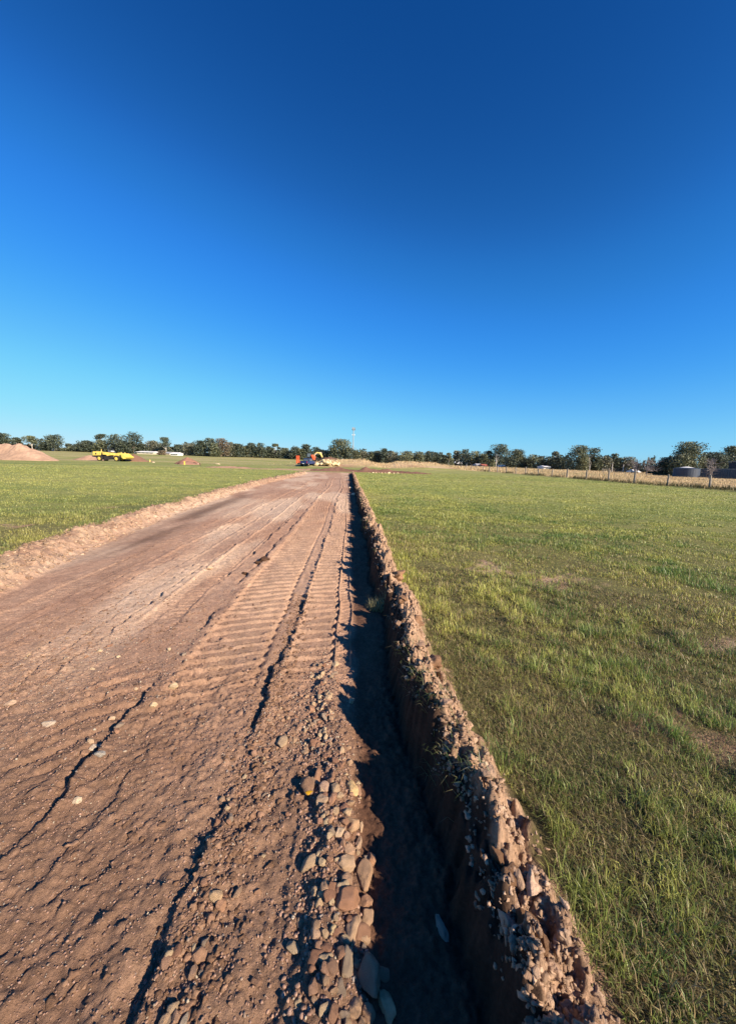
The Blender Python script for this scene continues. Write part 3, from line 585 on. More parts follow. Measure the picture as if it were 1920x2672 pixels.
#PART2
# ------------------------------------------------------------------ solid modelling helper for vehicles and buildings
class MB:
    def __init__(s): s.V = []; s.F = []
    def add(s, V, F_):
        b = len(s.V); s.V += [tuple(v) for v in V]; s.F += [tuple(b + i for i in f) for f in F_]; return s
    def box(s, c, d, rz=0, taper=1.0):
        x, y, z = [k / 2 for k in d]; co, si = math.cos(rz), math.sin(rz); P = []
        for zz, t in ((-z, 1), (z, taper)):
            for xx, yy in ((-x, -y), (x, -y), (x, y), (-x, y)):
                P.append((c[0] + xx * t * co - yy * t * si, c[1] + xx * t * si + yy * t * co, c[2] + zz))
        return s.add(P, [(3, 2, 1, 0), (4, 5, 6, 7), (0, 1, 5, 4), (1, 2, 6, 5), (2, 3, 7, 6), (3, 0, 4, 7)])
    def prism(s, prof, y0, y1, inset=0):            # profile in x,z extruded along y
        n = len(prof); cx = sum(p[0] for p in prof) / n; cz = sum(p[1] for p in prof) / n
        P = [(x, y0, z) for x, z in prof] + [(x, y1, z) for x, z in prof]
        a = sum(prof[i][0] * prof[(i + 1) % n][1] - prof[(i + 1) % n][0] * prof[i][1] for i in range(n))
        f0 = tuple(range(n)); f1 = tuple(range(2 * n - 1, n - 1, -1))
        sd = [(i, i + n, (i + 1) % n + n, (i + 1) % n) for i in range(n)]
        if a < 0: f0, f1, sd = f0[::-1], f1[::-1], [q_[::-1] for q_ in sd]
        return s.add(P, [f0, f1] + sd)
    def cyl(s, p0, p1, r0, r1=None, n=12):
        r1 = r0 if r1 is None else r1; a = Vector(p0); b = Vector(p1); d = (b - a).normalized(); u = d.orthogonal().normalized(); v = d.cross(u)
        P = [a + (u * math.cos(t) + v * math.sin(t)) * r0 for t in [2 * math.pi * i / n for i in range(n)]] + [b + (u * math.cos(t) + v * math.sin(t)) * r1 for t in [2 * math.pi * i / n for i in range(n)]]
        return s.add(P, [tuple(range(n))[::-1], tuple(range(n, 2 * n))] + [(i, (i + 1) % n, (i + 1) % n + n, i + n) for i in range(n)])
    def build(s, name, m, parent=None, bevel=0):
        me = bpy.data.meshes.new(name); me.from_pydata(s.V, [], s.F); me.update(); me.materials.append(m); o = link(name, me, parent)
        if bevel:
            b = o.modifiers.new('bevel', 'BEVEL'); b.width = bevel; b.segments = 2; b.limit_method = 'ANGLE'
        return o
def gz1(x, y): return float(surf_z(np.array([x]), np.array([y]))[0])

# ------------------------------------------------------------------ post and wire fence
FX = 30.2
fr = empty('farm_fence', (FX, 31, gz1(FX, 31))); tagp(fr, 'farm fence of split timber posts and thin wires beside the straw grass', 'fence')
def post_mesh(seed, big=0):
    g = np.random.default_rng(seed); n = 9; Vp = []; 
    hh = 1.12 + g.uniform(-.08, .12) + big * .25; r = .095 + g.uniform(-.015, .02) + big * .05; lx, ly = g.normal(0, .03, 2)
    for k in range(6):
        t = k / 5
        for i in range(n):
            a = 2 * math.pi * i / n; rr = r * (1 - .12 * t) * (1 + .12 * math.sin(a * 2 + seed) + .04 * g.normal())
            Vp.append((rr * math.cos(a) + lx * t, rr * math.sin(a) + ly * t, -.3 + t * (hh + .3) + (.04 * math.sin(a + seed) if k == 5 else 0)))
    Fp = [(k * n + i, k * n + (i + 1) % n, (k + 1) * n + (i + 1) % n, (k + 1) * n + i) for k in range(5) for i in range(n)] + [tuple(range(5 * n, 6 * n))]
    me = bpy.data.meshes.new('post'); me.from_pydata(Vp, [], Fp); me.update(); me.materials.append(M['postw']); return me
pm = [post_mesh(i) for i in range(6)]; pms = post_mesh(11, 1)
fpx = [1861, 1748, 1660, 1591.5, 1533, 1482, 1442, 1406, 1372.5, 1347, 1322, 1299, 1278, 1261, 1244.5, 1230, 1217, 1204, 1191.5, 1181, 1171, 1162, 1153, 1145, 1137, 1130, 1124, 1118, 1112]
pY = []
for i, px in enumerate(fpx):
    k = at(px, 1.0)
    Yp = FX / k; pY.append(Yp)
pY = [pY[0] - 8.2, pY[0] - 4.1] + pY
for i, Yp in enumerate(pY):
    o = link('post', pms if i == 18 else pm[i % 6], fr); o.location = (0, Yp - 31, gz1(FX, Yp) - fr.location.z); o.rotation_euler = (0, 0, i * 1.7)
for hgt in (.35, .68, 1.0):
    m = MB()
    for i in range(len(pY) - 1):
        m.cyl((0, pY[i] - 31, gz1(FX, pY[i]) - fr.location.z + hgt), (0, pY[i + 1] - 31, gz1(FX, pY[i + 1]) - fr.location.z + hgt), .006, n=4)
    m.build('wire', M['wire'], fr)

# ------------------------------------------------------------------ heaps of soil
def heap(name, cx, cy, rx, ry, h, rgb, label, cat='soil heap', seed=0, rz=0, peaks=None, rough_=.12, nn=70):
    g = np.linspace(-1, 1, nn); A, B = np.meshgrid(g, g); rr = np.hypot(A, B)
    hh = np.clip(1 - rr, 0, 1) ** .9
    if peaks:
        hh = 0
        for (pa, pb, pw, ph) in peaks: hh = np.maximum(hh, ph * np.clip(1 - np.hypot((A - pa) / pw, (B - pb) / max(pw * .8, .5)), 0, 1) ** .95)
    X_ = A * rx; Y_ = B * ry
    hh = hh * h * (1 + rough_ * 2 * fbm(X_ * .5 + seed, Y_ * .5, 4, seed)) + (hh > .02) * rough_ * .8 * h * .3 * fbm(X_ * 2.5, Y_ * 2.5, 3, seed + 3)
    co, si = math.cos(rz), math.sin(rz); WX = cx + X_ * co - Y_ * si; WY = cy + X_ * si + Y_ * co
    base = surf_z(WX.ravel(), WY.ravel()).reshape(WX.shape)
    Z = base + np.where(hh > .01, hh, -.25)
    c_ = np.array(rgb) * (1 + .28 * fbm(X_ * .8, Y_ * .8, 4, seed + 6))[..., None]
    V_ = np.stack([WX - cx, WY - cy, Z - gz1(cx, cy)], -1).reshape(-1, 3); ix = np.arange(nn * nn).reshape(nn, nn)
    q_ = np.stack([ix[:-1, :-1], ix[:-1, 1:], ix[1:, 1:], ix[1:, :-1]], -1)
    kk = (hh[:-1, :-1] > .01) | (hh[1:, 1:] > .01) | (hh[:-1, 1:] > .01) | (hh[1:, :-1] > .01)
    o = link(name, arr_mesh(name, V_, q_[kk].reshape(-1, 4), None, [M['clod']], c_.reshape(-1, 3), True)); o.location = (cx, cy, gz1(cx, cy)); tagp(o, label, cat); return o
Yh = 66; heap('gravel_mound', at(30, Yh + 5), Yh + 5, 7.4, 6, 2.95, (.38, .25, .175), 'large pale brown gravel mound at the left edge of the picture', 'mound', 3, peaks=[(-.85, 0, .7, .95), (-.5, .1, .7, .90), (-.18, .1, .8, .97), (.15, .1, .82, .93)], rough_=.15, nn=130)
Yh = 84; heap('soil_heap', at(236, Yh + 6), Yh + 6, 3.6, 2.0, 1.0, (.40, .25, .17), 'low pinkish soil heap behind the yellow wheel loader', 'soil heap', 13)
heap('soil_heap', at(347, 87), 87.5, 3.0, 2.2, 1.55, (.20, .115, .08), 'dark brown soil heap in front of the loader bucket', 'soil heap', 23)
heap('soil_heap', at(372, 89), 89, 2.6, 1.4, .35, (.24, .13, .09), 'thin spread of soil trailing right of the loader heap', 'soil heap', 29)
Yh = 78; heap('soil_heap', at(490, Yh), Yh, 2.5, 2.0, 1.5, (.27, .145, .10), 'pointed red brown soil heap standing alone in the left field', 'soil heap', 33)
Yh = 76; heap('soil_heap', at(503, Yh), Yh - 2, 2.0, 1.5, .75, (.30, .17, .12), 'lower shoulder of red brown soil in front of the pointed heap', 'soil heap', 36)
Yh = 55; heap('spoil_bank', 3.2, 53.5, 8.4, 1.6, .55, (.17, .095, .07), 'low dark torn soil bank across the end of the road', 'soil bank', 43, peaks=[(-.6, 0, .5, 1.0), (-.1, 0, .6, .95), (.35, 0, .6, .7), (.75, 0, .3, .45)], rough_=.45, nn=120)
heap('spoil_bank', -11, 55.5, 9, 1.3, .22, (.32, .20, .14), 'faint flat line of pinkish soil in the grass left of the road end', 'soil bank', 46, peaks=[(-.6, 0, .5, 1.0), (0, 0, .6, .8), (.6, 0, .5, 1)], rough_=.6, nn=90)
heap('soil_heap', at(862, 93), 93, 3.4, 1.6, 1.1, (.16, .09, .065), 'dark soil heap under the excavator bucket', 'soil heap', 53)

def boulder(px, py, wpx, hpx, Y, rgb, label, group=None, seed=0, nm='boulder', cat='boulder', m='stone'):
    x = at(px, Y); s = wpx / F * Y; h_ = hpx / F * Y
    o = link(nm, stone_mesh(nm, seed, rgb, base=I2, m=m)); o.location = (x, Y, gz1(x, Y) + h_ * .35); o.scale = (s / 2, s / 2 * .8, h_ / 2); o.rotation_euler = (0, 0, random.uniform(0, 6)); tagp(o, label, cat, group); return o
# pale rock pile beside the excavator
g = random.Random(5); bp_ = [stone_mesh('boulder', 1500 + i, [(.62, .54, .38), (.58, .49, .33), (.66, .58, .42)][i % 3], base=I2) for i in range(8)]
for i in range(58):
    t = g.random(); px = 824 + 60 * t; env = (1.5 if 842 < px < 862 else 1.25 if 866 < px < 880 else .75); lay = g.random(); yy = 83 + g.uniform(-1.0, 1.2)
    s = g.uniform(.32, .62); x = at(px, yy); zz = gz1(x, yy) + lay * env * .85 * (1 - abs(yy - 83) * .45) + .12
    o = link('boulder', g.choice(bp_)); o.location = (x, yy, zz); o.scale = (s, s * .8, s * .7); o.rotation_euler = (g.gauss(0, .3), g.gauss(0, .3), g.uniform(0, 6)); tagp(o, 'pale cream boulder in the heap beside the excavator', 'boulder', 'boulders heaped beside the excavator')
g = random.Random(6)
for i in range(16):
    px = g.uniform(962, 1046); yy = 50.5 + g.uniform(-.8, .8); s = g.uniform(.08, .17) * (1.3 if px > 1012 else .9); x = at(px, yy)
    o = link('boulder', g.choice(bp_)); o.location = (x, yy, gz1(x, yy) + s * .4); o.scale = (s, s * .8, s * .75); o.rotation_euler = (0, 0, g.uniform(0, 6)); tagp(o, 'pale stone lying at the right end of the low dark soil bank', 'stone', 'stones at the end of the dark soil bank')
Yd = 74
boulder(469, 1214, 15, 5, Yd, (.03, .022, .02), 'flat dark slab of soil left of the yellow stake', seed=61, nm='dark_clod', cat='clod', m='clod')
boulder(506, 1213, 14, 9, Yd, (.025, .022, .022), 'black lump with a pale end right of the yellow stake', seed=62, nm='dark_clod', cat='clod', m='clod')
boulder(517, 1213.5, 4, 5, Yd, (.5, .45, .4), 'pale stone at the right end of the black lump', seed=63, nm='stone', cat='stone')
boulder(401, 1204.5, 11, 3, 82, (.62, .56, .46), 'pale flat stone in the field between loader and soil heap', seed=64, nm='stone', cat='stone')
boulder(568, 1207, 17, 2.5, 84, (.62, .55, .44), 'long pale strip of rock far out in the left field', seed=65, nm='stone', cat='stone')
def stake(px, Y, hgt, wd, m, label, tilt=0):
    x = at(px, Y); r_ = empty('marker_stake', (x, Y, gz1(x, Y))); tagp(r_, label, 'stake')
    a = MB(); a.box((0, 0, hgt * .4), (wd, wd * .7, hgt * .8 + .1)); a.build('peg', m, r_, .004); b = MB(); b.box((0, 0, hgt * .9 + .003), (wd * 1.15, wd * .8, hgt * .2)); b.build('top', m, r_, .004); r_.rotation_euler = (0, tilt, 0)
stake(482, 70, .62, .17, M['plastic_y'], 'yellow marker stake in front of the red brown soil heap')
stake(392, 86, .5, .17, M['cream_y'], 'pale yellow marker stake beyond the loader heap')
stake(523.5, 62, .52, .06, M['blackp'], 'thin dark leaning stake right of the black lump', R_(-12))

# ------------------------------------------------------------------ wheels
def wheel(parent, x, y, z, r, w_, side, rimm, hub=.55, nm='wheel'):
    t = MB(); n = 26
    prof = [(r * hub, -w_ / 2), (r * .9, -w_ / 2), (r, -w_ * .36), (r, w_ * .36), (r * .9, w_ / 2), (r * hub, w_ / 2)]
    P = [(q_[0] * math.cos(2 * math.pi * i / n), q_[1], q_[0] * math.sin(2 * math.pi * i / n)) for i in range(n) for q_ in prof]; k = len(prof)
    t.add(P, [(i * k + j, i * k + (j + 1) % k, ((i + 1) % n) * k + (j + 1) % k, ((i + 1) % n) * k + j) for i in range(n) for j in range(k)])
    for i in range(n): a = 2 * math.pi * i / n; t.box((r * 1.0 * math.cos(a), 0, r * 1.0 * math.sin(a)), (.05, w_ * .8, .05))
    h = empty(nm, (x, y, z)); h.parent = parent
    t.build('tyre', M['rubber'], h)
    q_ = MB(); q_.cyl((0, -w_ * .3, 0), (0, w_ * .3, 0), r * hub, n=20); q_.cyl((0, side * w_ * .3, 0), (0, side * w_ * .42, 0), r * .22, n=12); q_.build('rim', rimm, h); return h

# ------------------------------------------------------------------ wheel loader (side view, bucket to the right)
YL = 84.0; K = .0071                               # metres per unit of the sketch below
lx_ = at(290, YL); L = empty('wheel_loader', (lx_, YL, gz1(lx_, YL))); tagp(L, 'yellow wheel loader with black cab scooping soil on the left', 'wheel loader')
def P_(pts): return [((x - 745) * K, (503 - y) * K) for x, y in pts]
m = MB(); m.prism(P_([(292, 228), (530, 222), (560, 250), (530, 338), (288, 350)]), -1.05, 1.05); o = m.build('engine_hood', M['yellow'], L, .06)
m = MB(); m.prism(P_([(372, 268), (412, 268), (412, 315), (372, 315)]), -1.075, -1.03); m.build('grille', M['dark'], o)
m = MB(); m.prism(P_([(266, 352), (440, 345), (430, 440), (395, 400), (290, 384)]), -1.15, 1.15); m.build('counterweight', M['dark'], L, .04)
m = MB(); m.prism(P_([(425, 345), (880, 335), (905, 440), (600, 462), (430, 430)]), -.75, .75); m.prism(P_([(530, 235), (600, 240), (600, 350), (520, 350)]), -.9, .9); m.build('chassis', M['dark'], L)
m = MB(); m.prism(P_([(595, 234), (740, 240), (874, 268), (872, 322), (742, 350), (700, 318), (605, 312)]), -1.1, 1.1); m.build('side_panel', M['yellow'], L, .03)
m = MB(); m.prism(P_([(625, 470), (760, 462), (760, 350), (640, 350)]), -1.0, -.77); m.build('steps', M['dark'], L)
cab = MB(); cab.prism(P_([(618, 122), (775, 122), (782, 142), (612, 142)]), -.85, .85); cabo = cab.build('cab', M['blackp'], L, .02)
m = MB()
for xx, x2 in ((622, 618), (735, 738), (772, 862)):
    for yy in (-.8, .72): m.prism(P_([(xx, 142), (xx + 9, 142), (x2 + 9, 240), (x2, 240)]), yy, yy + .08)
m.build('pillar', M['blackp'], cabo)
m = MB(); m.prism(P_([(744, 146), (770, 146), (850, 236), (748, 236)]), -.76, -.74); m.prism(P_([(744, 146), (770, 146), (850, 236), (748, 236)]), .74, .76); m.build('window', M['glass'], cabo)
m = MB(); m.prism(P_([(650, 180), (668, 180), (672, 236), (700, 240), (700, 262), (650, 262)]), -.3, .3); m.build('seat', M['dark'], cabo)
m = MB(); m.cyl(((500 - 745) * K, -.3, (503 - 232) * K), ((498 - 745) * K, -.3, (503 - 150) * K), .07, .05); m.build('exhaust', M['cream_y'], L)
m = MB(); m.prism(P_([(850, 200), (870, 190), (930, 205), (925, 222), (860, 222)]), -1.0, -.55); m.build('mirror', M['white'], L)
m = MB(); m.prism(P_([(930, 330), (965, 292), (1040, 250), (1155, 236), (1180, 300), (1172, 350), (1205, 410), (1180, 420), (1095, 362), (1040, 338)]), -.75, -.45); m.prism(P_([(930, 330), (965, 292), (1040, 250), (1155, 236), (1180, 300), (1172, 350), (1205, 410), (1180, 420), (1095, 362), (1040, 338)]), .45, .75)
m.prism(P_([(960, 300), (1060, 255), (1090, 345), (960, 350)]), -.45, .45); m.build('lift_arm', M['yellow'], L, .02)
m = MB(); m.prism(P_([(890, 300), (945, 288), (940, 335), (915, 450), (885, 440)]), -.5, .5); m.build('front_frame', M['cream_y'], L, .02)
m = MB(); m.prism(P_([(1185, 262), (1215, 262), (1375, 368), (1318, 418), (1262, 424), (1212, 380)]), -1.35, -1.28); m.prism(P_([(1185, 262), (1215, 262), (1375, 368), (1318, 418), (1262, 424), (1212, 380)]), 1.28, 1.35)
m.prism(P_([(1185, 262), (1200, 262), (1228, 375), (1266, 414), (1318, 410), (1375, 366), (1372, 380), (1320, 424), (1258, 430), (1208, 384)]), -1.28, 1.28); m.build('bucket', M['yellow'], L)
m = MB(); m.cyl(((1165 - 745) * K, 0, (503 - 262) * K), ((1195 - 745) * K, 0, (503 - 280) * K), .1); m.cyl(((1100 - 745) * K, 0, (503 - 270) * K), ((1170 - 745) * K, 0, (503 - 255) * K), .13); m.build('hydraulic_ram', M['dark'], L)
for xx, yy, rr in ((502, 421, 80), (1030, 419, 84)):
    wheel(L, (xx - 745) * K, -1.0, rr * K, rr * K, .5, -1, M['yellow'], .66); wheel(L, (xx - 745) * K, 1.0, rr * K, rr * K, .5, 1, M['yellow'], .66)
L.rotation_euler = (0, 0, R_(-3)); L.scale = (.94, .94, .97)

# driver in the cab: one skinned body, seated, holding the wheel
def person(loc, rz, label):
    J = {'pel': (0, 0, 0), 'wst': (0, 0, .18), 'chs': (.02, 0, .42), 'nck': (.03, 0, .55), 'hd': (.06, 0, .66), 'top': (.05, 0, .78)}
    E_ = [('pel', 'wst'), ('wst', 'chs'), ('chs', 'nck'), ('nck', 'hd'), ('hd', 'top')]; Rr = {'pel': .15, 'wst': .13, 'chs': .155, 'nck': .06, 'hd': .095, 'top': .075}
    for s, a in ((1, 'l'), (-1, 'r')):
        J.update({a + 'sh': (.02, s * .19, .47), a + 'el': (.12, s * .25, .24), a + 'wr': (.36, s * .17, .28), a + 'ha': (.43, s * .15, .29), a + 'hp': (.04, s * .10, -.02), a + 'kn': (.47, s * .14, .02), a + 'an': (.52, s * .14, -.40), a + 'ft': (.66, s * .15, -.42)})
        E_ += [('chs', a + 'sh'), (a + 'sh', a + 'el'), (a + 'el', a + 'wr'), (a + 'wr', a + 'ha'), ('pel', a + 'hp'), (a + 'hp', a + 'kn'), (a + 'kn', a + 'an'), (a + 'an', a + 'ft')]
        Rr.update({a + 'sh': .07, a + 'el': .05, a + 'wr': .035, a + 'ha': .038, a + 'hp': .10, a + 'kn': .07, a + 'an': .045, a + 'ft': .045})
        for k in range(5):
            f0 = a + 'f%d' % k; J[f0] = (.49 if k else .45, s * (.15 + (.02 * (k - 2.5) if k else -.045)), .285); J[f0 + 't'] = (.505 if k else .48, J[f0][1], .25); E_ += [(a + 'ha', f0), (f0, f0 + 't')]; Rr[f0] = .009; Rr[f0 + 't'] = .008
    nm_ = list(J); me = bpy.data.meshes.new('person'); me.from_pydata([J[k] for k in nm_], [(nm_.index(a), nm_.index(b)) for a, b in E_], []); o = link('person', me)
    sk = o.modifiers.new('skin', 'SKIN'); sb = o.modifiers.new('sub', 'SUBSURF'); sb.levels = 1; sb.render_levels = 1
    for i, k in enumerate(nm_): o.data.skin_vertices[0].data[i].radius = (Rr[k], Rr[k]); 
    o.data.skin_vertices[0].data[0].use_root = True
    me.materials.append(M['skin']); o.location = loc; o.rotation_euler = (0, 0, rz); tagp(o, label, 'person')
    sh = MB(); sh.box((.02, 0, .27), (.33, .40, .46), taper=.9); c_ = sh.build('shirt', M['shirt'], o, .06)
    hr = MB(); hr.box((.035, 0, .765), (.2, .19, .08), taper=.6); hr.build('hair', M['dark'], o, .03)
    return o
bpy.context.view_layer.update()
wp = L.matrix_world @ Vector(((682 - 745) * K, 0, (503 - 252) * K)); person(wp, R_(-3), 'person in an orange shirt seated driving in the loader cab')

# ------------------------------------------------------------------ utility truck seen from behind, nose away to the right
YU = 82.5; ux_ = at(803, YU); U = empty('pickup_truck', (ux_, YU, gz1(ux_, YU))); tagp(U, 'dark blue pickup truck seen from behind at the end of the road', 'pickup truck')
prof = [(-2.5, .55), (-2.5, 1.08), (-.95, 1.10), (-.6, 1.62), (.75, 1.66), (1.35, 1.12), (2.35, 1.0), (2.5, .85), (2.5, .45), (-2.4, .45)]
m = MB(); m.prism([(-2.5, .5), (-2.5, 1.08), (-.9, 1.1), (1.3, 1.1), (2.3, 1.0), (2.48, .82), (2.48, .45)], -.92, .92); b_ = m.build('body', M['blue'], U, .05)
m = MB(); m.prism([(-.92, 1.103), (-.62, 1.66), (.65, 1.70), (1.32, 1.103)], -.78, .78); c_ = m.build('cab', M['blue'], U, .06)
m = MB(); m.prism([(-.915, 1.16), (-.70, 1.56), (-.735, 1.57), (-.95, 1.17)], -.66, .66); m.build('rear_window', M['glass'], c_)
for s in (-1, 1):
    m = MB(); m.prism([(-.72, 1.16), (-.52, 1.56), (.6, 1.6), (1.1, 1.16)], *sorted((s * .775, s * .79))); m.build('side_window', M['glass'], c_)
m = MB(); m.prism([(1.36, 1.14), (1.30, 1.14), (.72, 1.62), (.75, 1.64)], -.7, .7); m.build('windscreen', M['glass'], c_)
m = MB(); m.box((-2.515, 0, .82), (.03, 1.4, .46)); tg = m.build('tailgate', M['blue'], U); m = MB(); m.box((-2.54, 0, .92), (.02, .3, .05)); m.build('handle', M['dark'], tg)
for s in (-1, 1): m = MB(); m.box((-2.515, s * .82, .85), (.035, .16, .36)); m.build('tail_light', M['lamp'], U)
m = MB(); m.box((-2.56, 0, .52), (.16, 1.7, .14)); bu = m.build('bumper', M['dark'], U, .02); m = MB(); m.box((-2.65, 0, .53), (.01, .42, .12)); m.build('number_plate', M['white'], bu)
m = MB(); m.box((-1.7, 0, 1.12), (1.5, 1.65, .06)); m.build('tray_cover', M['dark'], U)
m = MB(); [m.cyl((-1.0, s * .7, 1.1), (-.95, s * .7, 1.72), .035) for s in (-1, 1)]; m.cyl((-.95, -.7, 1.72), (-.95, .7, 1.72), .035); m.build('roll_bar', M['dark'], U)
for xx in (-1.55, 1.6):
    for s in (-1, 1): wheel(U, xx, s * .80, .39, .39, .26, s, M['galv'], .6)
U.rotation_euler = (0, 0, R_(74)); U.scale = (.92, .92, .92)

# plant trailer behind the truck, its two ramps standing up
YT = 82.0; tx_ = at(778, YT); T_ = empty('plant_trailer', (tx_, YT, gz1(tx_, YT))); tagp(T_, 'small trailer with two upright orange red loading ramps', 'trailer')
m = MB(); m.box((.75, 0, .46), (1.7, 1.3, .14)); m.box((1.9, 0, .45), (.9, .12, .1)); m.build('deck', M['dark'], T_, .01)
for s in (-1, 1):
    m = MB(); x0 = s * .21
    for dx in (-.12, .12): m.box((x0 + dx, -.5, 1.30), (.07, .08, 1.62))
    for k in range(9): m.box((x0, -.5, .6 + k * .175), (.2, .05, .075))
    m.box((x0, -.47, 1.3), (.2, .015, 1.5)); m.build('ramp', M['orange'], T_)
for s in (-1, 1): wheel(T_, .9, s * .72, .28, .28, .18, s, M['galv'], .6)
T_.rotation_euler = (0, 0, 0); T_.scale = (.9, .9, 1.05)

# excavator beyond the truck
YE = 88.0; ex_ = at(816, YE); Ex = empty('excavator', (ex_, YE, gz1(ex_, YE))); tagp(Ex, 'orange tracked excavator with a bent yellow boom beside the pale rocks', 'excavator')
s_ = YE / F * 1.03
def Q_(pts): return [((x - 816) * s_, (1218 - y) * s_) for x, y in pts]
m = MB()
for yy in (-1.1, .7): m.prism([(-1.5, .1), (-1.7, .4), (-1.45, .75), (1.45, .75), (1.7, .4), (1.5, .1)], yy, yy + .42)
tr_ = m.build('track', M['rubber'], Ex, .03)
m = MB(); m.box((0, 0, .82), (1.6, 1.3, .2)); m.build('turntable', M['dark'], Ex)
m = MB(); m.prism(Q_([(811.8, 1202.5), (817, 1201.8), (823.5, 1207.5), (823.5, 1214.5), (818, 1214.5), (815, 1209)]), -1.15, 1.15); bd = m.build('body', M['orange'], Ex, .08)
m = MB(); m.prism(Q_([(817, 1206), (820, 1206), (821, 1211), (818.5, 1211)]), -1.18, -1.12); m.build('door', M['orange'], bd)
cb = MB(); cb.prism(Q_([(802.5, 1197.6), (811.8, 1196.6), (812.6, 1198.3), (802.5, 1199.0)]), -.95, .2); cb.prism(Q_([(802.5, 1207), (813, 1207), (813, 1211), (802.5, 1211)]), -.95, .2); cbo = cb.build('cab', M['blackp'], Ex, .03)
m = MB(); m.prism(Q_([(803.2, 1198.8), (811.6, 1198.2), (812.2, 1207), (803.2, 1207)]), -.9, .15); m.build('window', M['glass'], cbo)
m = MB(); m.prism(Q_([(817, 1204.5), (822.5, 1196.5), (827, 1194.4), (834.5, 1195.6), (833.5, 1198.4), (827.3, 1197.3), (824.2, 1199), (820, 1205.5)]), .25, .65); m.build('boom', M['cream_y'], Ex, .03)
m = MB(); m.prism(Q_([(832.6, 1195.2), (836.8, 1196.0), (840.6, 1207.5), (838.6, 1208), (833.6, 1199.5)]), .3, .6); m.build('stick', M['cream_y'], Ex, .03)
m = MB(); m.cyl(((833 - 816) * s_, .45, (1218 - 1194.6) * s_), ((838.5 - 816) * s_, .45, (1218 - 1197.5) * s_), .1, n=8); m.cyl(((820 - 816) * s_, .1, (1218 - 1203) * s_), ((826 - 816) * s_, .2, (1218 - 1197.6) * s_), .09, n=8); m.build('hydraulic_ram', M['galv'], Ex)
m = MB(); m.prism(Q_([(837.5, 1207.5), (842, 1207), (843, 1211), (839, 1213.5), (834.5, 1212)]), -.05, .95); m.build('bucket', M['dark'], Ex, .04)

# ------------------------------------------------------------------ telecom tower
YM = 330.0; mx_ = at(920.5, YM); zb = gz1(mx_, YM); zt = zat(920, 1120, YM) - zb
TW = empty('telecom_tower', (mx_, YM, zb)); tagp(TW, 'slim grey telecom monopole rising above the tree line', 'tower')
m = MB(); m.cyl((0, 0, -.5), (0, 0, zt), .45, .26, 12); m.build('mast', M['galv'], TW)
m = MB(); m.cyl((0, 0, zt - .4), (0, 0, zt - .15), 1.3, 1.3, 12); hf = m.build('headframe', M['dark'], TW)
for k in range(3):
    a = k * 2.09 + .3
    for da in (-.4, 0, .4): m = MB(); m.box((1.15 * math.cos(a + da), 1.15 * math.sin(a + da), zt + .25), (.35, .35, 2.3)); m.build('panel_antenna', M['galv'], hf)
m = MB(); m.box((0, 0, zt - 4.9), (1.9, .6, .25)); ml = m.build('lower_mount', M['galv'], TW)
for s in (-1, 1): m = MB(); m.box((s * .9, 0, zt - 4.6), (.4, .5, 1.2)); m.build('dish', M['white'], ml)

# ------------------------------------------------------------------ poles
def pole(px, py, Y, label, lean=0, r=.17, m_='palebark'):
    x = at(px, Y); zb = gz1(x, Y); h_ = zat(px, py, Y) - zb; o_ = empty('utility_pole', (x, Y, zb)); tagp(o_, label, 'pole')
    m = MB(); m.cyl((0, 0, -.4), (0, 0, h_), r, r * .75, 10); m.build('shaft', M[m_], o_); m = MB(); m.box((0, 0, h_ - .5), (.14, 1.6, .14)); m.build('crossarm', M[m_], o_)
pole(107, 1160, 230, 'pale timber power pole between the open gum and the tall dark gum', r=.35)
pole(740, 1176, 270, 'thin pole among the trees left of the orange ramps', r=.12)

# ------------------------------------------------------------------ houses and sheds
def house(px0, px1, pyb, pyt, Y, wall, roof, label, dep=6, nm='house', eave=.55, cat='house', win=2, open_=False):
    x0, x1 = at(px0, Y), at(px1, Y); w_ = x1 - x0; xc = (x0 + x1) / 2; zb = gz1(xc, Y); ht = max(1.6, zat((px0 + px1) / 2, pyt, Y) - zb)
    o_ = empty(nm, (xc, Y, zb)); tagp(o_, label, cat); he = ht * eave
    m = MB(); m.box((0, dep / 2, he / 2 - .15), (w_ * .94, dep * .94, he + .3)); wl = m.build('wall', M[wall], o_)
    for k in range(win):
        xx = (-.5 + (k + .5) / win) * w_ * .9; f = MB(); f.box((xx, dep * .03 - .03, he * .55), (min(1.3, w_ * .25), .06, he * .42)); fo = f.build('window', M['white'], wl); g_ = MB(); g_.box((xx, dep * .03 - .07, he * .55), (min(1.1, w_ * .21), .03, he * .34)); g_.build('pane', M['glass'], fo)
    m = MB(); y0, y1, ym = -.5, dep + .5, dep / 2; P = [(-w_ / 2, y0, he), (w_ / 2, y0, he), (w_ / 2, y1, he), (-w_ / 2, y1, he), (-w_ * .42, ym, ht), (w_ * .42, ym, ht), (-w_ / 2, y0, he - .15), (w_ / 2, y0, he - .15), (w_ / 2, y1, he - .15), (-w_ / 2, y1, he - .15)]
    m.add(P, [(0, 1, 5, 4), (2, 3, 4, 5), (0, 4, 3), (1, 2, 5), (9, 8, 7, 6), (6, 7, 1, 0), (7, 8, 2, 1), (8, 9, 3, 2), (9, 6, 0, 3)]); m.build('roof', M[roof], o_); return o_
house(357, 403, 1187, 1178, 205, 'cream', 'white', 'long low shed with a white roof right of the loader', win=4, dep=8, eave=.7, nm='shed', cat='shed')
house(428, 446, 1189, 1181, 200, 'cream', 'greyroof', 'grey roofed house left of the white roofed house in the trees', win=2)
house(445, 466, 1190, 1181.5, 190, 'white', 'white', 'bright white roofed house among the left trees', win=3)
house(474, 488, 1186, 1179, 215, 'cream', 'greyroof', 'small pale shed behind the red brown soil heap', win=1, nm='shed', cat='shed')
